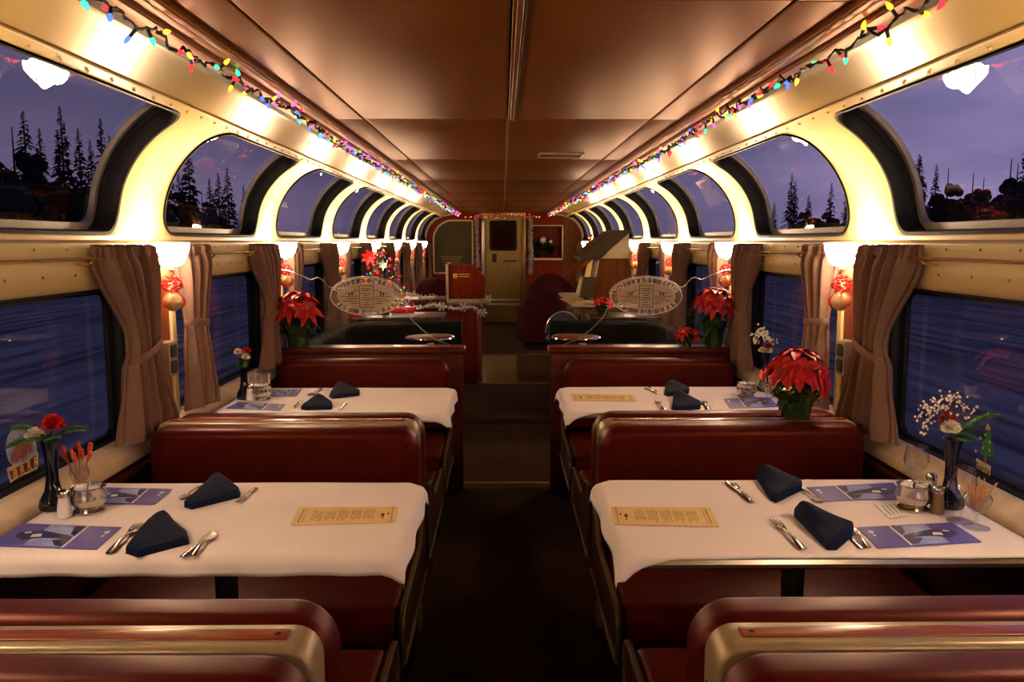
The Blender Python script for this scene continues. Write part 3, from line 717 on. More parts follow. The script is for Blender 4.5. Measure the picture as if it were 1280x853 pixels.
# tables -----------------------------------------------------------------
TZ = .742
def table(sd, k):
    y0, y1 = (1.945+PITCHY*k, 2.555+PITCHY*k) if sd < 0 else (1.93+PITCHY*k, 2.57+PITCHY*k)
    yc = (y0+y1)/2
    n = 'nearest' if k == 0 else 'second'
    t = thing('dining_table', (sd*.75, yc, 0), 'bronze edged dining table under the white cloth, %s on the %s side of the aisle' % (n, SW(sd)), 'table')
    xs = sorted((sd*.285, sd*1.315)); r = [.05]*4
    MB().slab('z', .700, .738, rrect(xs[0], xs[1], y0+.015, y1-.015, .04, 6), .008, 4).build('tabletop', 'darkpanel', t)
    P = [(x, y, .722) for x, y in rrect(xs[0]-.004, xs[1]+.002, y0+.010, y1-.010, .045, 6)]
    MB().tube(P, .0135, 8, closed=True, flat=1.1).build('edge_band', 'trimst' if False else 'steel', t)
    m = MB(); m.lathe([(.17, 0), (.17, .012), (.06, .03), (.035, .05), (.03, .35), (.032, .66), (.10, .70)], (sd*.80, yc, 0), 20); m.build('pedestal', 'blackm', t)
    # cloth
    fx0, fx1 = .272, 1.312
    ex_a = .05; front = .045 if sd < 0 else .006; back = .03
    us = [-ex_a*(1-i/4) for i in range(4)]+[i/44 for i in range(45)]+[.02 if False else 0]*0
    nx = 46; ny = 30; G = []
    xsn = [(-ex_a*(1-i/5), 0) for i in range(5)]+[(0, i/nx) for i in range(nx+1)]
    ysn = [(-front*(1-i/4), 0.) for i in range(4)]+[(0, i/ny) for i in range(ny+1)]+[(back*(i/3), 1.) for i in range(1, 4)]
    rnd = random.Random(5+k+sd)
    ph = rnd.random()*6
    for ex, tx in xsn:
        row = []
        for ey, ty in ysn:
            x = fx0+(fx1-fx0)*tx; y = y0+(y1-y0)*ty
            e2 = ey
            if sd > 0 and ey < 0: e2 = ey*(1+5*max(0, 1-(x-fx0)/.12))
            d = math.hypot(ex, e2)
            # rounded corners of the slab underneath
            cxm = min(1, (x-fx0)/.05); cym = min(1, min(y-y0, y1-y)/.05)
            if cxm < 1 and cym < 1:
                q = math.hypot(1-cxm, 1-cym)
                if q > 1: d += (q-1)*.05
            z = TZ+.001-d+.0010*math.sin(9*x+ph)*math.sin(7*y+ph*2)+.0009*math.exp(-((y-yc)/.008)**2)+.0009*math.exp(-((x-.62-.1*k)/.007)**2)+.0008*math.exp(-((x-.95)/.007)**2)
            fl = d*.14*(1+.6*math.sin(x*31+y*23+ph))
            x2 = x-fl*(1 if ex < 0 else 0)-(.006 if ex < 0 else 0); y2 = y+(fl if ey > 0 else -fl if ey < 0 else 0)*(1 if abs(ey) > 0 else 0)
            if ey > 0: y2 += .006
            if ey < 0: y2 -= .012 if sd < 0 else .004
            row.append((sd*x2, y2, z))
        G.append(row)
    c = MB().grid(G).build('tablecloth', 'cloth', thick=.0016, ang=80)
    tag(c, 'white linen tablecloth on the %s %s table' % (n, SW(sd)), 'tablecloth')
    return t
for sd in (-1, 1):
    for k in (0, 1): table(sd, k)

# ================================================================ things on the tables
ZT = TZ+.0035
def T(u, v, z=ZT): return at(u, v, z)
def quad_thing(name, px, th, m, label, cat, z=ZT, bend=0.):
    P = [T(u, v, z) for u, v in px]; mb = MB()
    o = [(p.x, p.y) for p in P]
    c = sum((Vector(q) for q in o), Vector((0, 0)))/4
    t = thing(name, (c.x, c.y, z), label, cat)
    mb.slab('z', z, z+th, o, 0); mb.build('card', m, t, smooth=False)
    return t, [Vector((p.x, p.y, 0)) for p in P]
def bil(Q, a, b): return Q[0].lerp(Q[1], a).lerp(Q[3].lerp(Q[2], a), b)
def patch(mb, Q, a0, a1, b0, b1, z):
    mb.slab('z', z, z+.0005, [tuple(bil(Q, a, b)[:2]) for a, b in ((a0, b0), (a1, b0), (a1, b1), (a0, b1))], 0)
def poly(mb, Q, pts, z): mb.slab('z', z, z+.0005, [tuple(bil(Q, a, b)[:2]) for a, b in pts], 0)
def brochure(px, label):
    """px: far-window corner first; a runs from the window towards the aisle, b towards the camera"""
    t, Q = quad_thing('brochure', px, .0016, 'bro', label, 'brochure'); z = ZT+.0017
    m = MB(); patch(m, Q, .30, .66, .04, .96, z); m.build('photo_panel', 'broph', t, smooth=False)
    m = MB(); poly(m, Q, [(.10, .42), (.30, .30), (.64, .50), (.66, .62), (.40, .62), (.22, .72), (.12, .60)], z+.0006)
    poly(m, Q, [(.56, .08), (.66, .04), (.66, .5), (.60, .40)], z+.0006); poly(m, Q, [(.50, .70), (.66, .60), (.66, .95), (.58, .90)], z+.0006)
    m.build('train_picture', 'brod', t, smooth=False)
    m = MB(); patch(m, Q, .665, .685, .02, .98, z+.0003); poly(m, Q, [(.26, .50), (.34, .46), (.36, .58), (.27, .62)], z+.0012); poly(m, Q, [(.16, .42), (.22, .38), (.22, .44), (.17, .47)], z+.0012)
    poly(m, Q, [(.89, .25), (.93, .18), (.945, .30), (.91, .36)], z); patch(m, Q, .905, .93, .40, .48, z)
    m.build('white_print', 'paper', t, smooth=False)
    return t
brochure([(28, 655), (152, 660), (121, 688), (-14, 683)], 'violet-blue travel brochure at the near left corner of the nearest left table, by the window')
brochure([(128, 610), (215, 612), (193, 631), (105, 630)], 'violet-blue travel brochure beside the sugar bowl, far side of the nearest left table')
brochure([(298, 503), (357, 506), (350, 514), (282, 511)], 'violet-blue brochure at the near window corner of the second left table')
brochure([(340, 487), (377, 487), (370, 496), (332, 495)], 'violet-blue brochure beyond the silver bowl on the second left table')
brochure([(1190, 654), (1072, 660), (1098, 686), (1227, 678)], 'violet-blue brochure at the near edge of the nearest right table, beside the glasses')
brochure([(1116, 604), (1008, 610), (1030, 627), (1140, 624)], 'violet-blue brochure on the far side of the nearest right table, beside the napkin')
brochure([(962, 497), (904, 499), (912, 511), (974, 509)], 'violet-blue brochure beside the far poinsettia on the second right table')
def menu(px, label, flip):
    t, Q = quad_thing('menu_card', px, .0014, 'menu', label, 'menu'); z = ZT+.0015
    m = MB(); rnd = random.Random(3)
    for i in range(30):
        a = .22+.62*i/29
        if i % 6 == 5: continue
        b0 = .14+.14*rnd.random(); b1 = .86-.18*rnd.random(); br = .45+.1*rnd.random()
        patch(m, Q, a, a+.009, b0, br-.02, z); patch(m, Q, a, a+.009, br+.03, b1, z)
    patch(m, Q, .035, .045, .06, .94, z); patch(m, Q, .93, .945, .1, .9, z); patch(m, Q, .90, .906, .1, .9, z)
    m.build('printed_text', 'ink', t, smooth=False)
    m = MB(); patch(m, Q, .115, .145, .46, .62, z+.0005); patch(m, Q, .07, .085, .42, .52, z+.0005); patch(m, Q, .118, .132, .70, .76, z+.0005)
    m.build('printed_emblem', 'inkd', t, smooth=False)
menu([(497, 634), (374, 635), (363, 657), (493, 654)], 'long cream printed menu card on the nearest left table', 0)
menu([(764, 634), (888, 635), (899, 659), (768, 656)], 'long cream printed menu card on the nearest right table', 0)
menu([(715, 493), (792, 494), (796, 502), (717, 501)], 'long cream printed menu card on the second right table', 0)
t, Q = quad_thing('paper_coaster', [(1092, 630), (1118, 627), (1136, 645), (1112, 649)], .0012, 'paper', 'small white printed paper slip beside the silver bowl on the nearest right table', 'paper slip')
m = MB(); [patch(m, Q, .2+.2*i, .25+.2*i, .2, .8, ZT+.0013) for i in range(4)]; m.build('printed_text', 'ink', t, smooth=False)

# cutlery: built along +Y, tip at y = length
def strip_outline(P):     # (y, half width) list
    return [(w_, y) for y, w_ in P]+[(-w_, y) for y, w_ in P[::-1]]
def cutlery_proto(kind):
    t = thing(kind, (0, 0, 0), 'silver %s' % kind, kind)
    m = MB()
    hz = lambda y: .0035+.006*math.sin(PI*min(1, max(0, y/.14)))
    def ribbon(P, th=.0022, zz=None, off=0., cup=0.):
        G = []; zz = zz or hz
        for y, w_ in P:
            G.append([(off-w_, y, zz(y)), (off-w_*.6, y, zz(y)+th-cup*.6), (off, y, zz(y)+th*1.2-cup), (off+w_*.6, y, zz(y)+th-cup*.6), (off+w_, y, zz(y)), (off, y, zz(y)-th*.3-cup)])
        b = len(m.v); m.grid(G, cv=True); m.f.append(tuple(range(b, b+6))); e = b+6*(len(P)-1); m.f.append(tuple(range(e, e+6)))
    if kind == 'fork':
        ribbon([(0, .006), (.004, .0095), (.03, .0085), (.07, .004), (.11, .0032), (.125, .006), (.135, .0115), (.15, .0125)])
        for i in range(4): ribbon([(.148, .0021), (.17, .0019), (.19, .0012)], off=-.0104+.0069*i, zz=lambda y: .0035+(y-.148)*.06)
    elif kind == 'knife':
        ribbon([(0, .006), (.004, .009), (.05, .0085), (.10, .006), (.11, .008), (.15, .0105), (.19, .0095), (.205, .003)], zz=lambda y: .002)
    else:
        ribbon([(0, .006), (.004, .0095), (.03, .0085), (.07, .004), (.11, .0032)])
        ribbon([(.108, .0035), (.118, .011), (.132, .0175), (.148, .019), (.163, .015), (.174, .006)], zz=lambda y: .005+.001, cup=.004)
    o = m.build('%s_body' % kind, 'silver', t); return o, t
CP = {}
for kk in ('fork', 'knife', 'spoon'):
    o, t = cutlery_proto(kk); me = o.data; bpy.data.objects.remove(o); bpy.data.objects.remove(t); CP[kk] = me
def cut(kind, a, b, label, dz=0.):
    A = T(*a); B = T(*b); d = B-A; o = bpy.data.objects.new('table_'+kind, CP[kind]); COL.objects.link(o)
    o.location = (A.x, A.y, TZ+.003+dz); o.rotation_euler = (0, 0, math.atan2(-d.x, d.y))
    L = {'fork': .19, 'knife': .205, 'spoon': .174}[kind]; s = max(.8, min(1.1, d.length/L)); o.scale = (s, s, s)
    tag(o, label, kind)
cut('fork', (136, 694), (176, 656), 'silver fork between the near brochure and the napkin on the nearest left table')
cut('knife', (228, 697), (268, 664), 'silver knife under the spoon at the near edge of the nearest left table')
cut('spoon', (240, 697), (266, 668), 'silver spoon resting beside the knife at the near edge of the nearest left table')
cut('spoon', (254, 608), (226, 625), 'silver spoon by the far napkin on the nearest left table')
cut('knife', (262, 609), (236, 628), 'silver knife touching the far napkin on the nearest left table')
cut('fork', (320, 611), (300, 628), 'silver fork on the aisle side of the far napkin, nearest left table')
cut('knife', (940, 629), (908, 603), 'silver knife at the far edge of the nearest right table')
cut('fork', (936, 626), (916, 606), 'silver fork beside the knife at the far edge of the nearest right table')
cut('spoon', (1000, 612), (1018, 624), 'silver spoon poking out from the far napkin on the nearest right table')
cut('fork', (1004, 689), (968, 653), 'silver fork lying alone near the near napkin on the nearest right table')
cut('knife', (1078, 687), (1058, 668), 'silver knife half under the near napkin on the nearest right table')
cut('spoon', (1086, 686), (1066, 664), 'silver spoon beside the near napkin and brochure on the nearest right table')
cut('spoon', (402, 487), (386, 496), 'silver spoon by the far napkin on the second left table')
cut('fork', (366, 511), (376, 503), 'silver fork by the window side of the near napkin on the second left table')
cut('knife', (424, 513), (432, 505), 'silver knife on the aisle side of the near napkin, second left table')
cut('spoon', (810, 484), (820, 490), 'small silver spoon by the far napkin on the second right table')
cut('knife', (806, 486), (822, 493), 'silver knife by the far napkin on the second right table')
cut('fork', (830, 513), (820, 500), 'silver fork on the aisle side of the near napkin, second right table')
cut('spoon', (886, 513), (876, 501), 'silver spoon by the near napkin and brochure, second right table')

# folded napkins: a wedge with a raised ridge, thick rolled edges
def napkin(px, ridge, h, label):
    P = [T(u, v) for u, v in px]; c = sum(P, Vector((0, 0, 0)))/len(P); m = MB(); L = 9; n = 10
    ring = []
    for i in range(len(P)):
        a, b = P[i], P[(i+1) % len(P)]
        for k in range(n): ring.append(a.lerp(b, k/n))
    R1, R2 = T(*ridge[0]), T(*ridge[1])
    G = []
    for l in range(L+1):
        t = l/L; row = []
        for i, p in enumerate(ring):
            # target on the ridge line
            ab = R2-R1; s = max(0, min(1, (p-R1).dot(ab)/max(1e-6, ab.length_squared))); q = R1+ab*s
            e = min(1, t*1.02); pp = p.lerp(q, e)
            hz = h*(.34*(1-(1-min(1, t*6))**2)+.66*math.sin(t*PI/2)**1.1*(.35+.65*s))
            pp = pp+(p-q).normalized()*(.004*math.sin(min(1, t*6)*PI)) if (p-q).length > 1e-6 else pp
            row.append((pp.x, pp.y, TZ+.0025+hz))
        G.append(row)
    G.insert(0, [(v[0]*.98+c.x*.02, v[1]*.98+c.y*.02, TZ+.002) for v in G[0]])
    m.grid(G, cv=True); b = len(m.v); m.f.append(tuple(range(len(ring)-1, -1, -1)))
    o = m.build('folded_napkin', 'navy', ang=50); tag(o, label, 'napkin', None)
    return o
napkin([(157, 692), (184, 658), (204, 652), (236, 672), (237, 680), (172, 697)], ((178, 683), (206, 662)), .052, 'navy folded cloth napkin near the fork at the near edge of the nearest left table')
napkin([(230, 634), (262, 606), (282, 605), (301, 617), (300, 622), (240, 637)], ((246, 628), (272, 612)), .052, 'navy folded cloth napkin on the far side of the nearest left table')
napkin([(944, 596), (975, 597), (1003, 606), (1002, 613), (970, 629), (962, 625)], ((988, 613), (956, 602)), .055, 'navy folded cloth napkin at the far edge of the nearest right table')
napkin([(992, 645), (1020, 648), (1068, 661), (1066, 670), (1046, 688), (1034, 688)], ((1050, 676), (1004, 652)), .058, 'navy folded cloth napkin at the near edge of the nearest right table')
napkin([(376, 512), (392, 503), (402, 502), (416, 507), (415, 512), (384, 513)], ((384, 509), (398, 505)), .05, 'navy folded cloth napkin at the near edge of the second left table')
napkin([(411, 496), (420, 487), (430, 486), (450, 491), (449, 495), (416, 499)], ((440, 493), (424, 490)), .055, 'navy folded cloth napkin at the far edge of the second left table')
napkin([(830, 494), (832, 484), (850, 483), (862, 488), (861, 492), (836, 496)], ((856, 490), (838, 487)), .05, 'navy folded cloth napkin at the far edge of the second right table')
napkin([(839, 512), (842, 498), (850, 497), (876, 506), (875, 512), (846, 514)], ((868, 509), (848, 502)), .055, 'navy folded cloth napkin at the near edge of the second right table')

# small pieces ------------------------------------------------------------
def shaker(p, label, fill):
    t = thing('salt_shaker' if fill == 'salt' else 'pepper_shaker', p, label, 'shaker'); z = p[2]
    m = MB().lathe([(.001, 0), (.0175, .001), (.0195, .006), (.017, .035), (.0135, .058), (.0135, .060)], p, 20); m.build('glass_body', fill, t)
    MB().lathe([(.0145, .058), (.0155, .060), (.0155, .070), (.013, .076), (.006, .079), (.001, .0795)], p, 20).build('metal_cap', 'silver', t)
def bowl(p, label, r=.047, h=.075):
    t = thing('sugar_bowl', p, label, 'bowl')
    pr = [(.001, .004), (r*.80, .004), (r*.86, .0), (r*.90, .006), (r*.72, .014), (r*.80, .020), (r*1.0, .030), (r*1.02, .045), (r*.93, h-.004), (r*.97, h), (r*.92, h+.001), (r*.88, h-.006), (r*.95, .045), (r*.9, .028), (.001, .024)]
    MB().lathe(pr, p, 48, rib=.012, nr=16, cap=False).build('bowl_body', 'silver', t)
    MB().tube([(p[0]+math.cos(a)*r*.96, p[1]+math.sin(a)*r*.96, p[2]+h) for a in [2*PI*i/32 for i in range(32)]], .0022, 6, closed=True).build('rim', 'silver', t)
    rnd = random.Random(int(p[0]*1000))
    for i in range(6):
        a = i*1.05; c = Vector((p[0]+.022*math.cos(a), p[1]+.022*math.sin(a), p[2]+.052))
        m = MB(); m.slab('y', -.0012, .0012, rrect(-.014, .014, -.025, .025, .002), 0)
        m.xf(Matrix.Translation(c) @ Matrix.Rotation(a, 4, 'Z') @ Matrix.Rotation(.3, 4, 'X'))
        o = m.build('sugar_packet', 'paper'); tag(o, 'white sugar packet standing in the '+label.split(' silver')[0].strip()+' silver bowl'+label.split('bowl')[1], 'sugar packet', 'sugar packets in the bowl'+label.split('bowl')[1])
bowl(T(112, 640), 'round silver sugar bowl on the nearest left table', .046, .072)
bowl(T(1141, 637), 'round silver sugar bowl on the nearest right table', .047, .072)
bowl(T(327, 500), 'round silver sugar bowl on the second left table', .048, .07)
bowl(T(933, 497), 'round silver sugar bowl on the second right table', .048, .07)
shaker(T(81, 647), 'glass salt shaker full of white salt beside the vase on the nearest left table', 'salt')
shaker(T(1163, 624), 'glass salt shaker behind the silver bowl on the nearest right table', 'salt')
shaker(T(1171, 642), 'brown pepper shaker in front of the vase on the nearest right table', 'pepper')
shaker(T(313, 501), 'glass salt shaker beside the vase on the second left table', 'salt')
def vase(p, label, h=.20):
    pr = [(.001, 0), (.036, .001), (.040, .010), (.036, .030), (.022, .055), (.0165, .085), (.0165, .12), (.020, h-.03), (.026, h-.004), (.0275, h), (.024, h), (.018, h-.03), (.013, .10), (.001, .08)]
    o = MB().lathe(pr, p, 28, rib=.03, nr=8, cap=False).build('bud_vase', 'vase'); tag(o, label, 'vase')
def carnation(c, r, m, label, tilt=0.):
    t = thing('carnation', c, label, 'flower'); mb = MB(); rnd = random.Random(int(abs(c[0])*977)); c = Vector(c)
    for L in range(5):
        n = 13-L; rr = r*(1-.16*L)
        for i in range(n):
            a = 2*PI*i/n+L*.4+rnd.random()*.3; el = -.15+.33*L+rnd.random()*.15
            d = Vector((math.cos(a)*math.cos(el), math.sin(a)*math.cos(el), math.sin(el)))
            mb.leaf(c+Vector((0, 0, r*.1*L)), d, Vector((0, 0, 1)), rr*(.82+.15*rnd.random()), rr*.95, -.1, .35*(1 if i % 2 else -1), 3)
    mb.build('petals', m, t)
    return t
def stem_to(parent, a, b, r=.0018, m='stem'):
    a = Vector(a); b = Vector(b); mid = (a+b)/2+Vector((0, 0, .01))
    MB().tube(catmull([a, mid, b], 4), r, 5).build('stem', m, parent)
def fern(base, d, L, label, W=.05):
    t = thing('fern_sprig', base, label, 'foliage'); m = MB(); d = Vector(d).normalized(); pts = []
    for i in range(15):
        s = i/14; pts.append(Vector(base)+d*(L*s)+Vector((0, 0, -.35*L*s*s)))
    m.tube(pts, .0012, 4); side = d.cross(Vector((0, 0, 1))).normalized()
    for i in range(2, 15):
        w = W*math.sin(PI*(.12+.85*i/15))
        for s2 in (-1, 1):
            m.leaf(pts[i], side*s2+d*.8, Vector((0, 0, 1)), w, w*.16+.002, .25, .1, 3)
            m.leaf(pts[i], side*s2*.6+d*.6+Vector((0, 0, .6)), Vector((0, 0, 1)), w*.6, w*.14+.002, .25, .1, 3)
    m.build('fronds', 'fern', t)
def gyps(base, tips, label, r=.0038, m='gyp', n=10):
    t = thing('babys_breath', base, label, 'flower'); mb = MB(); st = MB(); rnd = random.Random(9)
    for tp in tips:
        tp = Vector(tp); st.tube([Vector(base), Vector(base).lerp(tp, .5)+Vector((0, 0, .01)), tp], .0007, 4)
        for i in range(n): mb.ball(tp+Vector((rnd.gauss(0, .011), rnd.gauss(0, .011), rnd.gauss(0, .011))), r*(.7+.5*rnd.random()), 6, 4)
    mb.build('buds', m, t); st.build('stems', 'stem', t)
def V3(p, dx=0, dy=0, dz=0): return (p[0]+dx, p[1]+dy, p[2]+dz)
# nearest left vase
p = T(68, 636); vase(p, 'black fluted bud vase by the window on the nearest left table')
q = V3(p, 0, 0, .20)
t = carnation(V3(q, .012, .0, .045), .040, 'petalr', 'red carnation in the black vase on the nearest left table'); stem_to(t, q, V3(q, .012, 0, .04))
t = carnation(V3(q, -.035, -.01, .015), .032, 'petalw', 'white carnation in the black vase on the nearest left table'); stem_to(t, q, V3(q, -.03, -.01, .012))
fern(q, (-1, -.1, .75), .13, 'fern frond leaning to the window from the nearest left vase'); fern(q, (1, .1, .65), .12, 'fern frond leaning to the aisle from the nearest left vase'); fern(q, (-1, -.5, .25), .11, 'low fern frond arching over the window cling from the nearest left vase'); fern(q, (.3, -1, .6), .08, 'short fern frond pointing to the camera from the nearest left vase', .06)
# stemware
def glass_cup(p, label, r=.035, h=.135, stem=.055, name='wine_glass'):
    pr = [(.001, .0), (.034, .0), (.034, .002), (.010, .005), (.0038, .012), (.0035, stem), (.012, stem+.005), (r*.85, stem+.028), (r, stem+.045), (r*.80, h), (r*.78, h), (r*.96, stem+.045), (r*.80, stem+.030), (.010, stem+.010), (.001, stem+.008)]
    o = MB().lathe(pr, p, 28, cap=False).build(name, 'glass'); tag(o, label, 'glass'); return o
def straws(p, z0, n, L, ms, label, cat, name, spread=.35, tip=None, grp=None):
    t = thing(name, V3(p, 0, 0, z0), label, cat); rnd = random.Random(4); m = MB(); tm = MB()
    for i in range(n):
        a = 2*PI*i/n+rnd.random(); d = Vector((math.cos(a)*spread*rnd.random(), math.sin(a)*spread*rnd.random(), 1)).normalized()
        b = Vector(V3(p, .006*math.cos(a), .006*math.sin(a), z0)); e = b+d*L*(.8+.3*rnd.random())
        m.tube([b, e], .0016, 5)
        if tip: tm.tube([e-d*.004, e+d*.012, e+d*.028], [.003, .0065, .005], 6)
    m.build('sticks', ms, t)
    if tip: tm.build('tips', tip, t)
gp = T(101, 622, ZT)
glass_cup(gp, 'small stemmed glass of orange tipped stirrers behind the nearest left sugar bowl', .028, .10, .03, 'stemmed_glass')
straws(gp, .042, 10, .09, 'tan', 'bunch of orange tipped stirrers in a stemmed glass, nearest left table', 'stirrers', 'stirrer_bunch', .45, 'orange')
# nearest right table
p = T(1186, 634); vase(p, 'black bud vase by the window on the nearest right table')
q = V3(p, 0, 0, .20)
t = carnation(V3(q, -.010, .0, .030), .034, 'petalw', 'white carnation low in the black vase on the nearest right table'); stem_to(t, q, V3(q, -.01, 0, .025))
t = carnation(V3(q, -.002, .03, .050), .030, 'petalr', 'red carnation behind the white one in the nearest right vase'); stem_to(t, q, V3(q, -.002, .03, .045))
fern(q, (1, .05, .95), .19, 'long fern frond reaching along the window from the nearest right vase', .045); fern(q, (.6, .5, .5), .10, 'short fern frond on the window side of the nearest right vase', .06); fern(q, (.2, -.6, .3), .07, 'drooping fern frond at the front of the nearest right vase', .05)
gyps(q, [V3(q, x, y, z) for x, y, z in ((-.085, 0, .055), (-.075, .01, .075), (-.08, 0, .095), (-.06, .01, .06), (-.05, 0, .105), (-.04, .01, .085), (-.03, 0, .115), (-.005, .01, .12), (.02, .01, .105), (.03, 0, .085), (.045, .01, .08), (-.09, .0, .035), (-.02, .0, .10))], "spray of baby's breath in the vase on the nearest right table")
glass_cup(T(1143, 618), 'wine glass behind the silver bowl on the nearest right table', .036, .15, .06)
glass_cup(T(1200, 652), 'wine glass between the vase and the stirrer glass, nearest right table', .036, .15, .06)
g2 = T(1220, 660); glass_cup(g2, 'short brandy glass holding brown stirrers by the window, nearest right table', .036, .095, .035, 'brandy_glass')
straws(g2, .045, 26, .085, 'tan', 'bunch of brown wooden stirrers in the brandy glass, nearest right table', 'stirrers', 'stirrer_bunch', .5)
# second left table
p = T(306, 499); vase(p, 'black bud vase on the second left table'); q = V3(p, 0, 0, .20)
for dx, dz, mm, lb in ((-.02, .03, 'petalw', 'upper white carnation in the second left vase'), (.022, .035, 'petalr', 'red carnation in the second left vase'), (.015, .005, 'petalw', 'lower cream carnation in the second left vase')):
    t = carnation(V3(q, dx, -.01, dz), .026, mm, lb); stem_to(t, q, V3(q, dx, -.01, dz-.004))
fern(q, (-1, 0, 1.4), .12, 'fern frond rising against the window from the second left vase', .03); fern(q, (.1, -1, -.2), .07, 'hanging fern frond on the second left vase', .04)
gp = T(319, 495); glass_cup(gp, 'small stemmed glass with a blue flower pick on the second left table', .026, .10, .03, 'stemmed_glass')
t = thing('flower_pick', V3(gp, 0, 0, .04), 'blue paper flower pick standing in a small glass, second left table', 'flower pick')
m = MB(); c = Vector(V3(gp, .008, 0, .135))
for i in range(6): m.leaf(c, (math.cos(i*1.05), math.sin(i*1.05), .3), (0, 0, 1), .028, .016, .2, .1, 3)
m.build('petals', 'navy', t); MB().tube([V3(gp, 0, 0, .045), c], .0015, 5).build('stick', 'paper', t)
m = MB().lathe([(.0045, 0), (.0045, .10), (.001, .102)], T(337, 492), 10); o = m.build('white_candle', 'paper'); tag(o, 'thin white stick beside the silver bowl on the second left table', 'candle')
# second right table
p = T(955, 489); vase(p, 'black bud vase on the second right table'); q = V3(p, 0, 0, .19)
for dx, dz, mm, lb in ((-.02, .02, 'petalw', 'cream carnation in the second right vase'), (.012, .04, 'petalr', 'red carnation in the second right vase'), (.01, .015, 'petalw', 'small white carnation below the red one in the second right vase')):
    t = carnation(V3(q, dx, -.01, dz), .024, mm, lb); stem_to(t, q, V3(q, dx, -.01, dz-.004))
gyps(q, [V3(q, x, y, z) for x, y, z in ((-.06, 0, .09), (-.04, 0, .10), (-.02, 0, .095), (0, 0, .09), (.015, 0, .08), (-.03, 0, .13), (-.05, 0, .07), (.04, 0, .06), (.03, 0, .05), (-.01, 0, .105))], 'spray of small white flowers in the second right vase', .0055, 'petalw', 11)
fern(q, (.6, 0, 1.4), .13, 'fern frond rising against the window from the second right vase', .035)
gp = T(958, 505); glass_cup(gp, 'stemmed glass of orange tipped stirrers on the second right table', .03, .12, .045, 'stemmed_glass')
straws(gp, .055, 10, .08, 'tan', 'bunch of orange tipped stirrers in a glass on the second right table', 'stirrers', 'stirrer_bunch', .45, 'orange')
# ================================================================ wall sconces, rods, curtains, ornaments
EXPO = 0.85
LAMP_W = 2.7
def sconce(sd, y, k, build=True):
    x = sd*1.316; lb = 'glowing frosted bowl sconce on the %s wall, %s lamp from the camera' % (SW(sd), ORD[k] if k >= 0 else 'beside')
    if k < 0: lb = 'glowing frosted bowl sconce on the %s wall, %s' % (SW(sd), {-1: 'beside the front bench', -2: 'close beside the camera', -3: 'behind the camera'}[k])
    t = thing('wall_sconce', (x, y, 1.41), lb, 'lamp', None)
    pr = [(.003, -.052), (.030, -.050), (.048, -.038), (.060, -.015), (.070, .015), (.073, .038), (.070, .040), (.066, .012), (.055, -.016), (.003, -.046)]
    MB().lathe(pr, (x, y, 1.455), 28, .96, 1.0, cap=False).build('bowl_shade', 'shade', t)
    MB().tube([(x+.96*.0725*math.cos(a), y+.0725*math.sin(a), 1.484) for a in [2*PI*i/28 for i in range(28)]], .0022, 5, closed=True).build('rim_band', 'brass', t)
    MB().lathe([(.001, 0), (.008, .004), (.012, .012), (.006, .020), (.004, .026)], (x, y, 1.380), 14).build('finial', 'brass', t)
    m = MB(); m.slab('x', min(sd*1.366, sd*1.392), max(sd*1.366, sd*1.392), rrect(y-.035, y+.035, 1.39, 1.50, .02), .005); m.build('back_plate', 'brass', t)
    MB().ball((x, y, 1.470), .019, 12, 8).build('bulb', 'bulbg', t)
    ld = bpy.data.lights.new('sconce_light', 'POINT'); ld.energy = LAMP_W; ld.color = (1, .66, .37); ld.shadow_soft_size = .045
    lo_ = bpy.data.objects.new('sconce_light', ld); COL.objects.link(lo_); lo_.location = (x, y, 1.515); lo_.parent = None
for sd in (-1, 1):
    for i, y in enumerate(PIL): sconce(sd, y, i-3)
    # curtain rods, one per window
    for i in range(1, len(PIL)):
        a = PIL[i-1]+.02 if i > 1 else PIL[0]; a = PIL[i-1]+.085; b = PIL[i]-.085
        if i < 3: continue
        n = i-3
        lb = 'brass curtain rod over the %s %s lower window' % (ORD[n], SW(sd))
        t = thing('curtain_rod', (sd*1.335, (a+b)/2, 1.445), lb, 'curtain rod')
        MB().tube([(sd*1.335, a, 1.445), (sd*1.335, b, 1.445)], .0055, 8).build('rod', 'brass', t)
        for yy in (a, b): MB().ball((sd*1.335, yy, 1.445), .011, 10, 8).build('finial', 'gold', t)
        if n < 3:
            for yy in (a+.30*(b-a), b-.32*(b-a)):
                MB().tube(catmull([(sd*1.39, yy, 1.425), (sd*1.36, yy, 1.425), (sd*1.340, yy, 1.432), (sd*1.337, yy+.012, 1.45)], 4), .004, 6).build('bracket', 'brass', t)
    # one more rod past the last pillar
    t = thing('curtain_rod', (sd*1.335, 14.3, 1.445), 'brass curtain rod over the last %s lower window' % SW(sd), 'curtain rod')
    MB().tube([(sd*1.335, 13.62, 1.445), (sd*1.335, 15.05, 1.445)], .0055, 8).build('rod', 'brass', t)

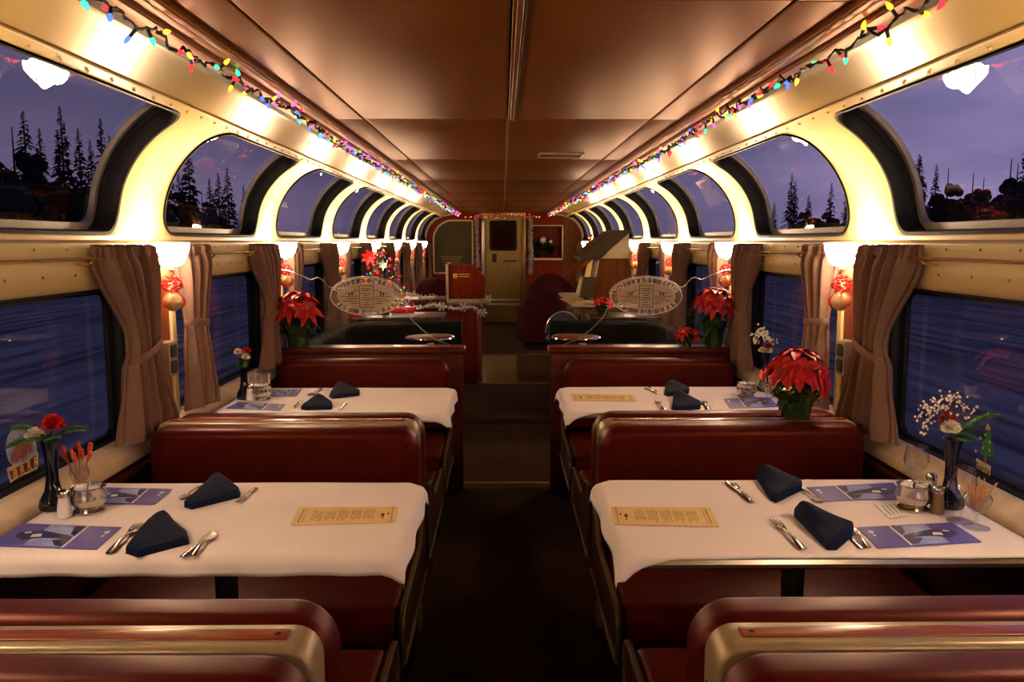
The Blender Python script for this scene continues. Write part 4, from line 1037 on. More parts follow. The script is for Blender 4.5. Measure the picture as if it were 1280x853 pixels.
def lerp_tab(tab, z):
    for (z0, v0), (z1, v1) in zip(tab, tab[1:]):
        if z <= z0 and z >= z1:
            t = (z0-z)/(z0-z1); t = t*t*(3-2*t); return v0+(v1-v0)*t
    return tab[0][1] if z > tab[0][0] else tab[-1][1]
def curtain_proto(kind):
    t = thing('curtain', (0, 0, 0), 'mauve brown curtain', 'curtain')
    if kind == 'wide':
        L = [(1.48, -.545), (1.12, -.335), (1.05, -.375), (.785, -.425)]; R = [(1.48, -.10), (1.25, -.105), (1.12, -.105), (1.04, -.085), (.785, .0)]
        amp = [(1.48, .020), (1.40, .036), (1.12, .016), (1.0, .028), (.785, .036)]; nf = 5; tz = 1.10; tl = (-.345, -.095); slope = .055
    else:
        L = [(1.48, .135), (1.16, .19), (1.10, .185), (.785, .19)]; R = [(1.48, .50), (1.18, .42), (1.08, .42), (.785, .47)]
        amp = [(1.48, .018), (1.40, .030), (1.15, .015), (1.0, .024), (.785, .030)]; nf = 4; tz = 1.155; tl = (.18, .43); slope = -.02
    rows = []; nz = 44; nt = 110
    for j in range(nz+1):
        z = 1.485-(1.485-.785)*j/nz; l, r, a = lerp_tab(L, z), lerp_tab(R, z), lerp_tab(amp, z)
        fr = []; bk = []
        for i in range(nt+1):
            s = i/nt; ss = s+.035*math.sin(2*PI*s*2+z*1.5)
            f = math.sin(2*PI*nf*ss+.5*math.sin(z*5)); f = f*(1-.25*f*f)+.28*math.sin(2*PI*nf*2.3*ss+z*7)
            if z > 1.44: f = f*.5+.6*math.sin(2*PI*nf*3.2*s)
            x = a*f; y = l+(r-l)*s+.006*math.sin(2*PI*nf*ss+1.3)
            zz = z+(.006*math.sin(2*PI*nf*3.2*s) if j < 2 else 0)+(.008*math.sin(5*s) if j == nz else 0)
            fr.append((x, y, zz)); bk.append((x+.009, y, zz))
        rows.append(fr+bk[::-1])
    m = MB(); m.grid(rows, cv=True); m.build('cloth', 'curtain', t, ang=180)
    band = []
    for i in range(29):
        a = 2*PI*i/28; yy = (tl[0]+tl[1])/2+(tl[1]-tl[0])/2*math.cos(a); xx = .003-.030*math.sin(a); zc = tz+slope*(math.cos(a))*.5
        if i < 28: band.append((xx, yy, zc))
    m = MB(); G = []
    for (dx, dz) in ((1, -.015), (1.08, 0), (1, .015), (.9, 0)):
        G.append([(.003+(x-.003)*dx, (tl[0]+tl[1])/2+(y-(tl[0]+tl[1])/2)*(dx*.5+.5), z+dz) for x, y, z in band])
    m.grid(G, cu=True, cv=True); m.build('tieback', 'curtain', t)
    return Proto(t)
CW, CN = curtain_proto('wide'), curtain_proto('narrow')
for sd in (-1, 1):
    for k in range(7):
        y = PIL[k+3]
        CW.put((sd*1.335, y, 0), 'wide tied mauve brown curtain on the near side of the %s %s pillar' % (ORD[k], SW(sd)), sc=(sd, 1, 1))
        CN.put((sd*1.335, y, 0), 'slim tied mauve brown curtain just past the %s %s lamp' % (ORD[k], SW(sd)), sc=(sd, 1, 1))
    CW.put((sd*1.335, PIL[-1]+PITCHY+.02, 0), 'last mauve brown curtain by the %s end bulkhead' % SW(sd), sc=(sd, 1, 1))

# hanging ornament under each lamp
def ornament_proto():
    t = thing('hanging_ornament', (0, 0, 0), 'x', 'ornament', None)
    MB().ball((0, 0, -.115), .038, 20, 14).build('gold_ball', 'gold', t)
    MB().lathe([(.010, -.080), (.010, -.070), (.004, -.066)], (0, 0, 0), 10).build('ball_cap', 'brass', t)
    m = MB(); rnd = random.Random(2)
    for i in range(70):
        a = rnd.random()*6.28; h = rnd.random(); r = .012+.024*math.sin(PI*h)
        m.ball((r*math.cos(a), r*math.sin(a), -.078+.062*h), .0058, 6, 4)
    for i in range(16):
        f = i/15; m.ball((-.032*math.sin(f*2.2)-.004, .030*math.sin(f*2.6), -.075-.062*f), .0055, 6, 4)
    m.build('bead_cluster', 'beadr', t)
    m = MB()
    for d in ((-.5, .8, .2), (-.4, -.9, -.1)): m.leaf((0, 0, -.06), d, (0, 0, 1), .06, .022, .2, .3, 4)
    m.build('ribbon', 'beadr', t)
    return Proto(t)
OP = ornament_proto()
for sd in (-1, 1):
    for k in range(7):
        OP.put((sd*1.318, PIL[k+3]+.0, 1.380), 'gold ball with red beads hanging under the %s %s lamp' % (ORD[k], SW(sd)), sc=(sd, 1, 1))
# outlet boxes on the first pillars
for sd in (-1, 1):
    y = PIL[3]+.075
    t = thing('outlet_box', (sd*1.385, y, .98), 'cream framed black socket box on the nearest %s pillar beside the curtain' % SW(sd), 'outlet')
    a, b = sorted((sd*1.355, sd*1.401))
    MB().slab('x', a, b, rrect(y-.042, y+.042, .955, 1.10, .008), .005).build('housing', 'trimst', t)
    a, b = sorted((sd*1.350, sd*1.357)); m = MB()
    for z in (.995, 1.060): m.slab('x', a, b, rrect(y-.028, y+.028, z-.026, z+.026, .012), .002)
    m2 = MB(); m2.slab('x', a, b, rrect(y-.028, y+.028, .969, 1.021, .012), .002); m2.build('socket', 'blackm', t)
    m2 = MB(); m2.slab('x', a, b, rrect(y-.028, y+.028, 1.034, 1.086, .012), .002); m2.build('socket', 'blackm', t)

# ================================================================ christmas light strings
BC_ = [('red', (1, .012, .02)), ('blue', (.03, .07, 1)), ('green', (.02, .75, .16)), ('amber', (1, .34, .015)), ('pink', (1, .04, .22))]
for n_, c_ in BC_: M['bulb_'+n_] = emis('fairy_bulb_'+n_, c_, 3.2)
def light_string(path, n, label, seed, visible_from=0, cols=None, bulbs=100, sag=.012, far=None):
    rnd = random.Random(seed); P = catmull(path, 8)
    L = [0]
    for a, b in zip(P, P[1:]): L.append(L[-1]+(b-a).length)
    def pos(s):
        i = 0
        while i < len(L)-2 and L[i+1] < s: i += 1
        return P[i].lerp(P[i+1], (s-L[i])/max(1e-6, L[i+1]-L[i]))
    t = thing('fairy_light_string', tuple(pos(L[-1]/2)), label, 'string lights')
    w = MB(); w2 = []; N = n*3
    for i in range(N+1):
        q = pos(L[-1]*i/N); w2.append(q+Vector((rnd.gauss(0, .004), 0, rnd.gauss(0, .005)-sag*math.sin(i*.35)**2)))
    w.tube(w2, .0026, 5)
    w3 = [q+Vector((.004*math.sin(i*1.7), 0, .004*math.cos(i*1.7))) for i, q in enumerate(w2)]
    w.tube(w3, .0020, 4); sock = MB(); extra = MB(); ci = 0
    order = []
    for i in range(n):
        q = w2[min(N, i*3+1)]
        a = rnd.random()*2*PI; d = Vector((math.cos(a), rnd.gauss(0, .6), math.sin(a)-.35)).normalized()
        if q.z+d.z*.045 > 2.003: d.z = -abs(d.z)*.5; d.normalize()
        e = q+d*.020; sock.tube([q, e], .0042, 6)
        order.append((q, e, d, (cols or BC_)[rnd.randrange(len(cols or BC_))][0]))
    w.join(sock); w.build('wire', 'wirem', t)
    order.sort(key=lambda x: x[0].y)
    xm = {}
    for i, (q, e, d, c) in enumerate(order):
        m = MB() if i < bulbs else xm.setdefault(c, MB())
        m.tube([e, e+d*.006, e+d*.014, e+d*.020], [.0040, .0062, .0042, .0008], 6)
        if i < bulbs: m.build('bulb', 'bulb_'+c, t)
    for c, m in xm.items():
        o = m.build('far_bulbs', 'bulb_'+c, t, kind='stuff')
    return t
for sd in (-1, 1):
    pth = [(sd*(.790+.008*math.sin(i*1.3)), .45+i*.75, 1.968+.006*math.sin(i*2.1)) for i in range(20)]
    light_string(pth, 230, 'multicoloured christmas light string along the %s edge of the ceiling' % SW(sd), 20+sd)
light_string([(-.70, 15.02, 1.97), (-.35, 15.0, 1.955), (0, 15.0, 1.965), (.35, 15.0, 1.955), (.70, 15.02, 1.97)], 26, 'red christmas light string across the ceiling above the end door', 5, cols=[BC_[0], BC_[0], BC_[3]], sag=.01)

# ================================================================ plants
def poinsettia(p, R, hgt, label, seed, pot_r=.075, pot_h=.12, heads=9, m_pot='foil', squash=1.):
    t = thing('poinsettia', p, label, 'poinsettia'); rnd = random.Random(seed); p = Vector(p)
    pr = [(.001, .001), (pot_r*.72, .0), (pot_r*.76, pot_h*.3), (pot_r*.88, pot_h*.7), (pot_r*1.12, pot_h), (pot_r*1.22, pot_h*1.12), (pot_r*1.1, pot_h*1.04), (pot_r*.8, pot_h*.9), (.001, pot_h*.88)]
    m = MB().lathe(pr, p, 26, rib=.07, nr=9, cap=False); m.build('foil_wrapped_pot', m_pot, t)
    lf = MB(); st = MB(); br = MB(); ce = MB()
    top = p+Vector((0, 0, pot_h*.9))
    cc = []
    for i in range(heads):
        if i == 0: d = Vector((0, 0, 1))
        else:
            a = 2*PI*i*.618+rnd.random()*.3; el = math.radians(18+60*((i*.37) % 1)); d = Vector((math.cos(a)*math.cos(el), math.sin(a)*math.cos(el)*squash, math.sin(el)))
        c = top+Vector((d.x*R*.72, d.y*R*.72, hgt*(.30+.62*d.z))); cc.append((c, d))
        st.tube([top, (top+c)/2+Vector((0, 0, .02)), c], .0035, 5)
    for c, d in cc:
        a0 = rnd.random()*6
        e1 = d.orthogonal().normalized(); e2 = d.cross(e1)
        for ringi, (nn, LL, lift) in enumerate(((7, R*.62, .10), (5, R*.42, .45))):
            for k in range(nn):
                a = a0+2*PI*k/nn+ringi*.5+rnd.gauss(0, .12); v = (e1*math.cos(a)+e2*math.sin(a)+d*lift).normalized()
                Lk = LL*(.85+.3*rnd.random()); br.leaf(c, v, d, Lk, Lk*.46, .28+.15*rnd.random(), .16, 5)
        for k in range(5): ce.ball(c+d*.006+e1*.006*math.cos(k*1.26)+e2*.006*math.sin(k*1.26), .0035, 6, 4)
    for i in range(34):
        a = rnd.random()*6.28; el = rnd.uniform(-.5, .5); v = Vector((math.cos(a), math.sin(a)*squash, el)).normalized()
        c = top+Vector((0, 0, hgt*rnd.uniform(.05, .45)))+v*R*rnd.uniform(.05, .35); Lk = R*rnd.uniform(.45, .65)
        lf.leaf(c, v, (0, 0, 1), Lk, Lk*.55, .45, .12, 5)
    st.build('stems', 'stem', t); lf.build('green_leaves', 'leafm', t); br.build('red_bracts', 'red', t); ce.build('flower_centres', 'signy', t)
poinsettia((1.085, 3.07, .842), .128, .185, 'large poinsettia in green foil on the divider between the right tables', 3, .070, .088, 16)
poinsettia((-1.225, 4.87, .886), .155, .22, 'poinsettia in dark green wrap on the left partition beside the curtain', 4, .080, .12, 10)
poinsettia((1.225, 4.87, .886), .145, .235, 'tall poinsettia in green foil on the right partition behind the curtain', 8, .065, .13, 9)
poinsettia((1.065, 4.86, .886), .085, .06, 'small low poinsettia on the right partition beside the taller one', 9, .035, .05, 5)

# ================================================================ window clings
def cling(sd, px, parts, label, cat, name):
    """px: list of outline pixels on the glass of the near lower window"""
    X = sd*1.458
    def W(u, v):
        d = FW+RT*((u-640)/F_PX)+UP*((426.5-v)/F_PX); return CAM+d*((X-CAM.x)/d.x)
    c = W(*px)
    t = thing(name, c, label, cat)
    for i, (nm, mm, pts) in enumerate(parts):
        P = [W(u, v-(5 if sd > 0 else 0)) for u, v in pts]; m = MB(); x0 = X-sd*.0015*i
        m.slab('x', min(x0, x0-sd*.0014), max(x0, x0-sd*.0014), [(p.y, p.z) for p in P], 0); m.build(nm, mm, t, smooth=False)
    return t, W
def circ(cx, cy, rx, ry, n=20, a0=0, a1=2*PI): return [(cx+rx*math.cos(a0+(a1-a0)*i/n), cy+ry*math.sin(a0+(a1-a0)*i/n)) for i in range(n)]
t, W = cling(-1, (27, 600), [
  ('snow_globe', 'clingb', circ(26, 560, 19, 28)),
  ('banner', 'clingw', [(7, 586), (16, 582), (30, 577), (38, 569), (44, 563), (47, 567), (46, 586), (36, 591), (24, 596), (12, 604)]),
  ('banner_face', 'clingbr', [(10, 590), (22, 583), (34, 577), (43, 569), (45, 583), (34, 589), (22, 595), (13, 600)]),
  ('figure', 'clingbr', circ(25, 562, 8, 12, 10)), ('small_figure', 'clingbr', circ(17, 571, 5, 8, 8)), ('small_figure', 'clingbr', circ(33, 560, 4, 7, 8))],
  'snow globe window cling with a BRRR banner on the nearest left lower window', 'window cling', 'window_cling')
def cling_text(t, W, X, sd, txt, p0, p1, size, m_):
    A, B = W(*p0), W(*p1); d = (B-A)/max(1, len(txt)-1); mb = MB()
    for i, ch in enumerate(txt):
        c = bpy.data.curves.new('g', 'FONT'); c.body = ch; c.size = size; c.align_x = 'CENTER'; c.resolution_u = 2; c.offset = size*.02
        ob = bpy.data.objects.new('g', c); COL.objects.link(ob)
        dg = bpy.context.evaluated_depsgraph_get(); me = ob.evaluated_get(dg).to_mesh()
        q = A+d*i; s = -1 if sd > 0 else 1
        mb.add([(X, q.y+s*v.co.x, q.z+v.co.y) for v in me.vertices], [tuple(p.vertices) for p in me.polygons])
        ob.evaluated_get(dg).to_mesh_clear(); bpy.data.objects.remove(ob); bpy.data.curves.remove(c)
    mb.build('lettering', m_, t, smooth=False)
cling_text(t, W, -1.458+.0105, -1, 'BRRR', (15, 598), (41, 583), .040, 'signy')
t, W = cling(1, (1232, 590), [
  ('tree', 'clingg', [(1237, 541), (1231, 549), (1233, 551), (1227, 560), (1230, 562), (1225, 571), (1233, 575), (1243, 576), (1243, 570), (1240, 563), (1242, 562), (1238, 553), (1240, 551)]),
  ('trunk', 'clingbr', [(1231, 575), (1235, 576), (1235, 583), (1231, 582)]),
  ('sign', 'clingw', [(1222, 578), (1240, 588), (1239, 600), (1222, 590)]),
  ('star', 'signy', [(1237, 535), (1239, 539), (1240, 543), (1237, 542), (1234, 543), (1235, 539)])],
  'christmas tree window cling with a small white sign on the nearest right lower window', 'window cling', 'window_cling')
m = MB()
for (u, v) in ((1235, 549), (1240, 558), (1229, 553), (1232, 565), (1240, 568), (1223, 569)): m.ball(W(u, v-5)+Vector((-.008, 0, 0)), .0045, 8, 6, (.4, 1, 1))
m.build('tree_lights', 'signy', t)
cling_text(t, W, 1.458-.0075, 1, 'Santa', (1224, 585), (1238, 593), .026, 'inkd')
# ================================================================ lounge beyond the partition
def sofa(sd):
    t = thing('curved_sofa', (sd*.9, 5.7, 0), 'black green upholstered corner sofa behind the %s glass screen' % SW(sd), 'sofa')
    def seg(name, P, z0, z1, th, m='sofag', r=.03):
        # a padded wall following a plan path
        Q = catmull([(x, y, 0) for x, y in P], 8); G = []
        prof_ = [(-th/2, z0), (-th/2, z1-r)]+[(-th/2+r-r*math.cos(a), z1-r+r*math.sin(a)) for a in (PI/6, PI/3, PI/2)]+[(th/2-r+r*math.cos(a), z1-r+r*math.sin(a)) for a in (PI/2, PI/3, PI/6)]+[(th/2, z1-r), (th/2, z0)]
        for i, q in enumerate(Q):
            d = (Q[min(i+1, len(Q)-1)]-Q[max(0, i-1)]).normalized(); n = Vector((-d.y, d.x, 0))
            G.append([(q.x+n.x*a, q.y+n.y*a, z) for a, z in prof_])
        m_ = MB(); m_.grid(G, cv=True); b = len(m_.v)-len(G)*len(prof_); m_.f.append(tuple(range(b, b+len(prof_)))); e = len(m_.v)-len(prof_); m_.f.append(tuple(range(e, e+len(prof_))))
        return m_.build(name, m, t)
    seg('backrest', [(sd*1.25, 5.20), (sd*1.25, 6.20), (sd*1.21, 6.50), (sd*1.06, 6.70), (sd*.80, 6.74), (sd*.36, 6.74)], .10, .858, .12)
    seg('seat', [(sd*1.00, 5.22), (sd*1.00, 6.10), (sd*.95, 6.30), (sd*.80, 6.40), (sd*.38, 6.41)], .10, .46, .40, r=.05)
    seg('base', [(sd*1.11, 5.25), (sd*1.09, 6.42), (sd*.96, 6.60), (sd*.40, 6.61)], 0, .11, .12, 'blackm', .02)
    t2 = thing('cocktail_table', (sd*.53-.02, 6.0, 0), 'round cocktail table with a chrome rim beyond the %s wooden partition' % SW(sd), 'table')
    c = (sd*.53-.02, 5.98, 0)
    MB().lathe([(.001, .798), (.165, .798), (.170, .802), (.170, .814), (.165, .817), (.001, .817)], c, 40, cap=False).build('tabletop', 'amberwood', t2)
    MB().tube([(c[0]+.173*math.cos(a), c[1]+.173*math.sin(a), .809) for a in [2*PI*i/40 for i in range(40)]], .010, 8, closed=True).build('chrome_rim', 'chrome', t2)
    MB().lathe([(.12, 0), (.12, .012), (.03, .03), (.022, .06), (.022, .75), (.06, .798)], c, 20).build('pedestal', 'chrome', t2)
for sd in (-1, 1): sofa(sd)

# left: low chest carrying the tree, presents
t = thing('low_chest', (-1.0, 7.2, 0), 'dark wooden chest under the christmas tree behind the left sofa', 'chest')
MB().slab('z', 0, .84, rrect(-1.30, -.55, 6.90, 7.45, .02), .01).build('body', 'darkpanel', t)
MB().slab('z', .84, .87, rrect(-1.31, -.53, 6.88, 7.47, .02), .008).build('top', 'darkpanel', t)
m = MB(); m.slab('y', 6.888, 6.90, rrect(-1.26, -.92, .1, .78, .01), .003); m.build('door', 'wood', t)
m = MB(); m.slab('y', 6.888, 6.90, rrect(-.88, -.58, .1, .78, .01), .003); m.build('door', 'wood', t)
tc_ = Vector((-1.06, 7.19, .87))
t = thing('christmas_tree', tc_, 'small decorated christmas tree behind the etched oval on the left', 'christmas tree')
m = MB(); rnd = random.Random(12)
for i in range(900):
    h = rnd.random()**1.2; a = rnd.random()*6.28; r = .235*(1-h)**.8*(.35+.65*rnd.random())+.01; c = tc_+Vector((r*math.cos(a), r*math.sin(a), .07+.50*h))
    m.leaf(c, (math.cos(a), math.sin(a), .25+rnd.gauss(0, .3)), (0, 0, 1), .055, .009, .3, .1, 2)
m.build('foliage', 'treeg', t)
MB().lathe([(.05, 0), (.055, .02), (.012, .03), (.010, .50), (.002, .56)], tc_, 12).build('trunk', 'stem', t)
w = MB(); pts = []
for i in range(160):
    h = i/159; a = h*2*PI*6; r = .24*(1-h)**.8+.012; pts.append(tc_+Vector((r*math.cos(a), r*math.sin(a), .06+.50*h)))
w.tube(pts, .002, 4)
wt = thing('tree_light_string', tuple(tc_+Vector((0, 0, .06))), 'tiny coloured light string wound round the christmas tree', 'string lights')
w.build('wire', 'wirem', wt)
for i in range(0, 160, 3):
    q = pts[i]; m = MB(); m.ball(q+Vector((0, -.004, 0)), .0052, 6, 4); m.build('bulb', 'bulb_'+BC_[(i//3) % 5][0], wt)
bb = MB(); bb.ball((0, 0, 0), .021, 12, 8); bo = bb.build('red_bauble', 'beadr', origin=(0, 0, 0)); first = True
for i in range(26):
    h = (i+.5)/26; a = i*2.4; r = .235*(1-h)**.8+.02; o = bo if first else bo.copy()
    if not first: COL.objects.link(o)
    first = False
    o.location = tc_+Vector((r*math.cos(a), r*math.sin(a), .08+.48*h)); tag(o, 'shiny red bauble on the small christmas tree', 'bauble', 'red baubles on the christmas tree')
m = MB(); c = tc_+Vector((.02, -.10, .43))
for k in range(12): m.leaf(c, (math.cos(k*PI/6), -.15, math.sin(k*PI/6)), (0, -1, 0), .050 if k % 2 else .034, .012, 0, .1, 3)
tag(m.build('star_ornament', 'tinsel'), 'silver gold starburst ornament near the top of the christmas tree', 'ornament')
m = MB(); c = tc_+Vector((-.10, -.08, .50))
for k in range(7): m.leaf(c, (math.cos(k*.9), -.3, math.sin(k*.9)), (0, -1, 0), .075, .036, .1, .15, 4)
tag(m.build('poinsettia_ornament', 'red'), 'red silk poinsettia at the top left of the christmas tree', 'ornament')
t = thing('gift_box', (-.86, 7.0, .87), 'red wrapped gift box with pale sides right of the christmas tree', 'gift')
MB().slab('z', .87, .905, rrect(-.95, -.77, 6.92, 7.04, .005), .003).build('box', 'paper', t); MB().slab('z', .905, .955, rrect(-.96, -.76, 6.91, 7.05, .012), .01).build('lid', 'beadr', t)
m = MB(); m.slab('z', .87, .90, rrect(-1.30, -1.2, 6.90, 6.97, .01), .008); tag(m.build('red_envelope', 'beadr'), 'flat red packet at the left foot of the christmas tree', 'gift')

# left bar counter with garlands
t = thing('bar_counter', (-.75, 9.2, 0), 'red wooden bar counter with a black top on the left before the end door', 'counter')
MB().slab('z', 0, .80, rrect(-1.30, -.27, 8.72, 9.7, .02), .01).build('front', 'endwood', t)
MB().slab('z', .80, .825, rrect(-1.31, -.25, 8.68, 9.72, .03), .008).build('black_top', 'black', t)
MB().tube([(-1.3, 8.68, .812), (-.28, 8.68, .812), (-.25, 8.71, .812), (-.25, 9.7, .812)], .007, 6).build('chrome_edge', 'steel', t)
MB().slab('z', .825, .875, rrect(-1.30, -.655, 9.0, 9.6, .02), .01).build('raised_shelf', 'wood', t)
MB().slab('y', 8.70, 8.724, rrect(-.295, -.268, 0, .79, .004), .003).build('corner_strip', 'inlay', t)
t = thing('register_hood', (-.43, 9.3, .825), 'red wooden hood with a yellow sign and sloping right side on the bar counter', 'hood')
z0 = .875
o = [(-.62, .875), (-.22, .875), (-.21, 1.10), (-.36, 1.245), (-.60, 1.255), (-.62, 1.24)]
MB().slab('y', 9.10, 9.45, o, .004).build('body', 'endwood', t)
MB().slab('y', 9.07, 9.46, [(-.645, .826), (-.615, .826), (-.615, 1.262), (-.635, 1.262), (-.645, 1.25)], .003).build('cream_side', 'trimst', t)
MB().slab('y', 9.07, 9.46, rrect(-.615, -.20, .826, .874, .004), .003).build('base_strip', 'trimst', t)
MB().slab('y', 9.093, 9.10, rrect(-.565, -.525, 1.10, 1.15, .004), .001).build('yellow_sign', 'signy', t)
m = MB(); m.box(-.549, -.541, 9.090, 9.093, 1.112, 1.135); m.box(-.555, -.535, 9.090, 9.093, 1.108, 1.115); m.build('sign_mark', 'inkd', t)
m = MB()
for i in range(2):
    for j in range(9): m.box(-.512+.014*j, -.502+.014*j, 9.094, 9.10, 1.138-.024*i, 1.148-.024*i)
m.build('sign_lettering', 'signy', t)

def tinsel(path, r, n, label, seed, mm='tinsel', name='tinsel_garland'):
    rnd = random.Random(seed); P = catmull(path, 12); m = MB(); m.tube(P, .003, 4)
    for i in range(n):
        k = rnd.randrange(len(P)-1); q = P[k].lerp(P[k+1], rnd.random()); d = Vector((rnd.gauss(0, 1), rnd.gauss(0, 1), rnd.gauss(0, 1))).normalized()
        s = d.orthogonal().normalized()*.0055; e = q+d*r*(.6+.5*rnd.random()); b = len(m.v)
        m.v += [q-s, q+s, e+s*.4, e-s*.4]; m.f.append((b, b+1, b+2, b+3))
    o = m.build(name, mm, smooth=False); tag(o, label, 'garland'); return o
tinsel([(-.50, 15.0, 1.93), (-.49, 15.0, 1.75), (-.485, 15.0, 1.4), (-.47, 15.0, 1.05)], .055, 900, 'silver tinsel garland hanging down the left side of the end door', 1)
tinsel([(.47, 15.0, 1.93), (.47, 15.0, 1.7), (.475, 15.0, 1.4), (.49, 15.0, 1.2), (.46, 15.0, .93)], .060, 1100, 'silver tinsel garland hanging down the right side of the end door', 2)
tinsel([(-.50, 15.0, 1.94), (-.2, 15.0, 1.925), (.1, 15.0, 1.94), (.47, 15.0, 1.93)], .035, 500, 'silver tinsel garland over the top of the end door', 3)
tinsel([(-1.25, 8.66, .85), (-1.1, 8.64, .87), (-.95, 8.65, .80), (-.75, 8.64, .845), (-.5, 8.64, .80), (-.35, 8.64, .82), (-.24, 8.66, .74)], .035, 420, 'silver garland draped along the front edge of the bar counter', 4)
tinsel([(-1.22, 9.0, .90), (-1.05, 8.97, .94), (-.9, 8.97, .90), (-.75, 8.98, .91)], .04, 260, 'short silver garland on the raised shelf of the bar counter', 6)
for i, (x, y, z, wh) in enumerate(((-.66, 8.62, .83, 'middle'), (-.44, 8.62, .82, 'right'), (-.235, 8.64, .76, 'corner'), (-1.02, 8.63, .85, 'left'), (-.185, 9.05, .875, 'hood side'))):
    m = MB(); c = Vector((x, y, z))
    for k in range(6):
        d = Vector((math.cos(k*PI/3), -.05, math.sin(k*PI/3))); m.tube([c, c+d*.048], .004, 5)
        for s_ in (.5, .8):
            for q in (-1, 1): dd = Vector((math.cos(k*PI/3+q*.9), 0, math.sin(k*PI/3+q*.9))); m.tube([c+d*.048*s_, c+d*.048*s_+dd*.014], .003, 4)
    tag(m.build('snowflake_ornament', 'tinsel'), 'glittery snowflake ornament on the bar garland, %s one' % wh, 'ornament')

# armchairs
def armchair(p, rz, label, s=1.):
    t = thing('armchair', (0, 0, 0), label, 'armchair')
    m = MB(); m.slab('z', .20, .44, rrect(-.24, .24, -.22, .26, .06), .05, 4); m.build('seat_cushion', 'sofap', t)
    G = []                                           # wrap-around back and arms
    for i in range(25):
        a = math.radians(-20+220*i/24); h = .62+.28*max(0, math.sin((a)))**1.3; row = []
        for (r_, z) in ((.27, .12), (.27, h-.04), (.285, h), (.325, h+.012), (.36, h-.03), (.365, .12)): row.append((r_*math.cos(a)*1.05, -.0+r_*math.sin(a), z))
        G.append(row)
    m = MB(); m.grid(G, cv=True); m.f.append(tuple(range(6))); e = len(m.v)-6; m.f.append(tuple(range(e, e+6)))
    m.build('wraparound_back', 'sofap', t, ang=60)
    MB().lathe([(.28, 0), (.29, .05), (.26, .12), (.20, .2)], (0, 0, 0), 28).build('swivel_base', 'blackm', t)
    t.location = p; t.rotation_euler = (0, 0, rz); t.scale = (s, s, s)
    return t
armchair((.53, 11.7, 0), math.radians(200), 'plum upholstered armchair on the right of the aisle, nearer one', .96)
armchair((.78, 13.3, 0), math.radians(170), 'plum upholstered armchair against the right end bulkhead', 1.1)
armchair((-.88, 12.0, 0), math.radians(160), 'plum upholstered armchair behind the bar on the left', 1.1)

# right: serving station with counter, hood and monitor
t = thing('serving_counter', (1.0, 8.6, 0), 'olive fronted serving counter on the right behind the sofa', 'counter')
MB().slab('z', 0, .885, rrect(.72, 1.30, 7.75, 9.6, .02), .008).build('body', 'olive', t)
MB().slab('z', .885, .91, rrect(.62, 1.31, 7.72, 9.65, .02), .008).build('worktop', 'steel', t)
m = MB(); m.slab('x', .700, .72, rrect(7.9, 8.5, .1, .8, .02), .004); m.build('door', 'gdoor', t)
m = MB(); m.slab('x', .700, .72, rrect(8.6, 9.3, .1, .8, .02), .004); m.build('door', 'gdoor', t)
m = MB(); m.slab('y', 7.735, 7.75, rrect(.76, 1.24, .2, .84, .01), .003); m.build('front_panel', 'gdoor', t)
o = MB().slab('z', .911, .915, [(.53, 8.6), (.73, 8.6), (.72, 7.80), (.535, 7.80)] if False else [(.56, 8.55), (.74, 8.55), (.745, 7.78), (.62, 7.78)], 0).build('menu_sheet', 'menu', smooth=False); tag(o, 'large cream sheet lying on the end of the serving counter', 'paper sheet')
t = thing('round_stool', (.53, 7.45, 0), 'dark round backed stool with a thin chrome hoop beside the serving counter', 'stool')
MB().lathe([(.001, .60), (.15, .60), (.17, .63), (.16, .66), (.001, .67)], (.53, 7.45, 0), 26, cap=False).build('seat', 'blackm', t)
MB().lathe([(.16, 0), (.15, .02), (.03, .04), (.025, .6)], (.53, 7.45, 0), 20).build('pedestal', 'chrome', t)
MB().tube([(.53+.16*math.cos(a), 7.50+.10, .66+.20*math.sin(a)) for a in [PI*i/16 for i in range(17)]], .008, 6).build('hoop_back', 'steel', t)
m = MB(); m.slab('y', 7.595, 7.61, [(.53+.15*math.cos(a), .66+.19*math.sin(a)) for a in [PI*i/16 for i in range(17)]], .004); m.build('back_pad', 'blackm', t)
t = thing('display_cabinet', (1.05, 8.3, .911), 'reddish wooden cabinet widening downward with a slanted brown hood above, on the serving counter', 'cabinet')
MB().slab('y', 8.0, 8.5, [(.83, .911), (1.26, .911), (1.19, 1.335), (.90, 1.335)], .005).build('tapered_panel', 'amberwood', t)
for pts_ in ([(.83, .911), (.90, 1.335)],): MB().tube([(pts_[0][0], 7.995, pts_[0][1]), (pts_[1][0], 7.995, pts_[1][1])], .007, 6).build('edge_strip', 'trimst', t)
MB().slab('y', 8.02, 8.55, [(.92, 1.336), (1.19, 1.336), (1.19, 1.58), (1.17, 1.585)], .004).build('cream_side', 'cream', t)
MB().slab('y', 7.98, 8.75, [(.715, 1.355), (.735, 1.330), (.90, 1.335), (1.205, 1.600), (1.17, 1.605), (1.03, 1.59)] if False else [(.715, 1.365), (.735, 1.345), (.915, 1.345), (1.20, 1.595), (1.19, 1.612), (1.03, 1.607)], .006).build('slanted_hood', 'olive', t)
MB().slab('y', 7.97, 8.76, rrect(.725, .905, 1.325, 1.350, .006), .004).build('hood_lip', 'blackm', t)
t = thing('side_display', (.86, 9.1, .911), 'second slanted cream and brown display shelf behind the tapered cabinet', 'display')
MB().slab('y', 8.95, 9.4, [(.80, .911), (.98, .911), (.98, 1.33), (.90, 1.33)], .004).build('cream_panel', 'cream', t)
MB().slab('y', 8.9, 9.5, [(.66, 1.13), (.70, 1.11), (.93, 1.30), (.93, 1.35)], .004).build('slanted_shelf', 'amberwood', t)
t = thing('menu_screen', (.82, 7.9, .911), 'small dark screen on a pale stand, left of the tapered cabinet', 'screen')
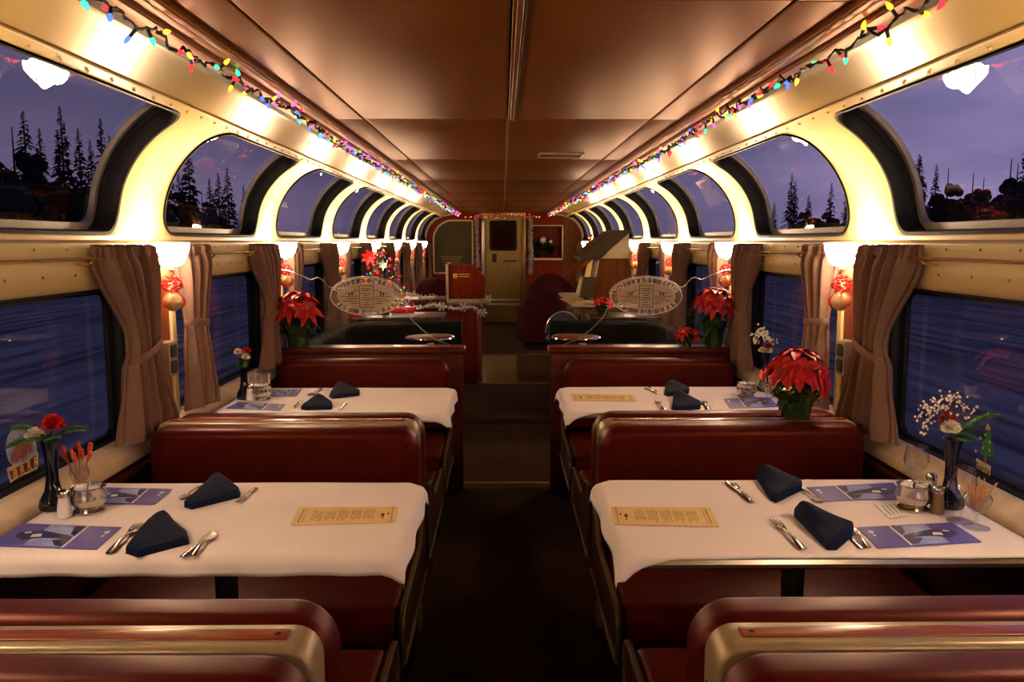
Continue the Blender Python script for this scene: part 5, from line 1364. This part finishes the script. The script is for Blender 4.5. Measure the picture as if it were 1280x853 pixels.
m = MB(); m.slab('y', 7.90, 7.925, [(.70, .965), (.84, .965), (.865, 1.165), (.74, 1.165)], .004); m.build('screen', 'olive', t)
MB().tube([(.70, 7.90, .96), (.735, 7.90, 1.17)], .006, 6).build('bright_edge', 'trimst', t)
MB().slab('z', .911, .945, rrect(.66, .86, 7.86, 8.0, .02), .006).build('stand_foot', 'trimst', t)
MB().slab('y', 7.93, 7.96, rrect(.75, .80, .94, 1.1, .01), .004).build('stand_post', 'blackm', t)
poinsettia((.83, 7.06, .875), .10, .10, 'red poinsettia peeping out left of the right etched oval', 14, .05, .06, 6)
t = thing('low_chest', (1.0, 7.05, 0), 'dark wooden chest behind the right sofa', 'chest')
MB().slab('z', 0, .845, rrect(.72, 1.30, 6.90, 7.25, .02), .01).build('body', 'darkpanel', t); MB().slab('z', .845, .875, rrect(.70, 1.31, 6.88, 7.27, .02), .008).build('top', 'darkpanel', t)
# berries near the far right windows
m = MB(); rnd = random.Random(8)
for i in range(60): m.ball((1.03+rnd.gauss(0, .03), 9.75+rnd.gauss(0, .05), 1.10+.45*i/60+rnd.gauss(0, .02)), .016, 6, 4)
m.tube([(1.03, 9.75, .0), (1.03, 9.75, 1.55)], .006, 6); tag(m.build('berry_branch', 'beadr'), 'spray of red berries standing behind the right serving counter', 'branch')
# plant in the niche
p = Vector((.72, Y_END+.17, 1.201)); t = thing('niche_plant', p, 'leafy dark plant with a white bloom in the framed niche of the right bulkhead', 'plant')
MB().lathe([(.001, 0), (.07, .0), (.09, .10), (.095, .11), (.08, .105), (.001, .10)], p, 20, cap=False).build('pot', 'endwood', t)
m = MB(); rnd = random.Random(21)
for i in range(200):
    a = rnd.random()*6.28; el = rnd.uniform(-.2, 1.3); v = Vector((math.cos(a)*math.cos(el), math.sin(a)*math.cos(el)*.5, math.sin(el)))
    m.leaf(p+Vector((0, 0, .12))+v*rnd.uniform(.05, .18), v, (0, 0, 1), .13, .055, .3, .1, 3)
m.build('leaves', 'leafm', t)
m = MB()
for i in range(14): a = i*.9; m.leaf(p+Vector((-.01, -.10, .33)), (math.cos(a), -.3, math.sin(a)), (0, -1, 0), .07, .03, .1, .1, 3)
m.build('white_bloom', 'petalw', t)
m = MB()
for i in range(9): a = i*.9; m.leaf(p+Vector((.13, -.08, .30)), (math.cos(a), -.3, math.sin(a)), (0, -1, 0), .035, .018, .1, .1, 3)
m.build('small_bloom', 'petalw', t)
# ---------------------------------------------------------------- camera and colour
cd = bpy.data.cameras.new('camera'); co = bpy.data.objects.new('camera', cd); COL.objects.link(co)
cd.sensor_width = 36; cd.lens = F_PX/1280*36; cd.clip_start = .03; cd.clip_end = 400
Mx = Matrix((RT, UP, -FW)).transposed().to_4x4(); Mx.translation = CAM
co.matrix_world = Mx
SC.camera = co
vs = SC.view_settings; vs.view_transform = 'Standard'; vs.look = 'None'; vs.gamma = 1; vs.use_curve_mapping = False; vs.exposure = EXPO
SC.cycles.max_bounces = 7; SC.cycles.transparent_max_bounces = 16; SC.cycles.sample_clamp_indirect = 6; SC.cycles.caustics_refractive = False; SC.cycles.caustics_reflective = False
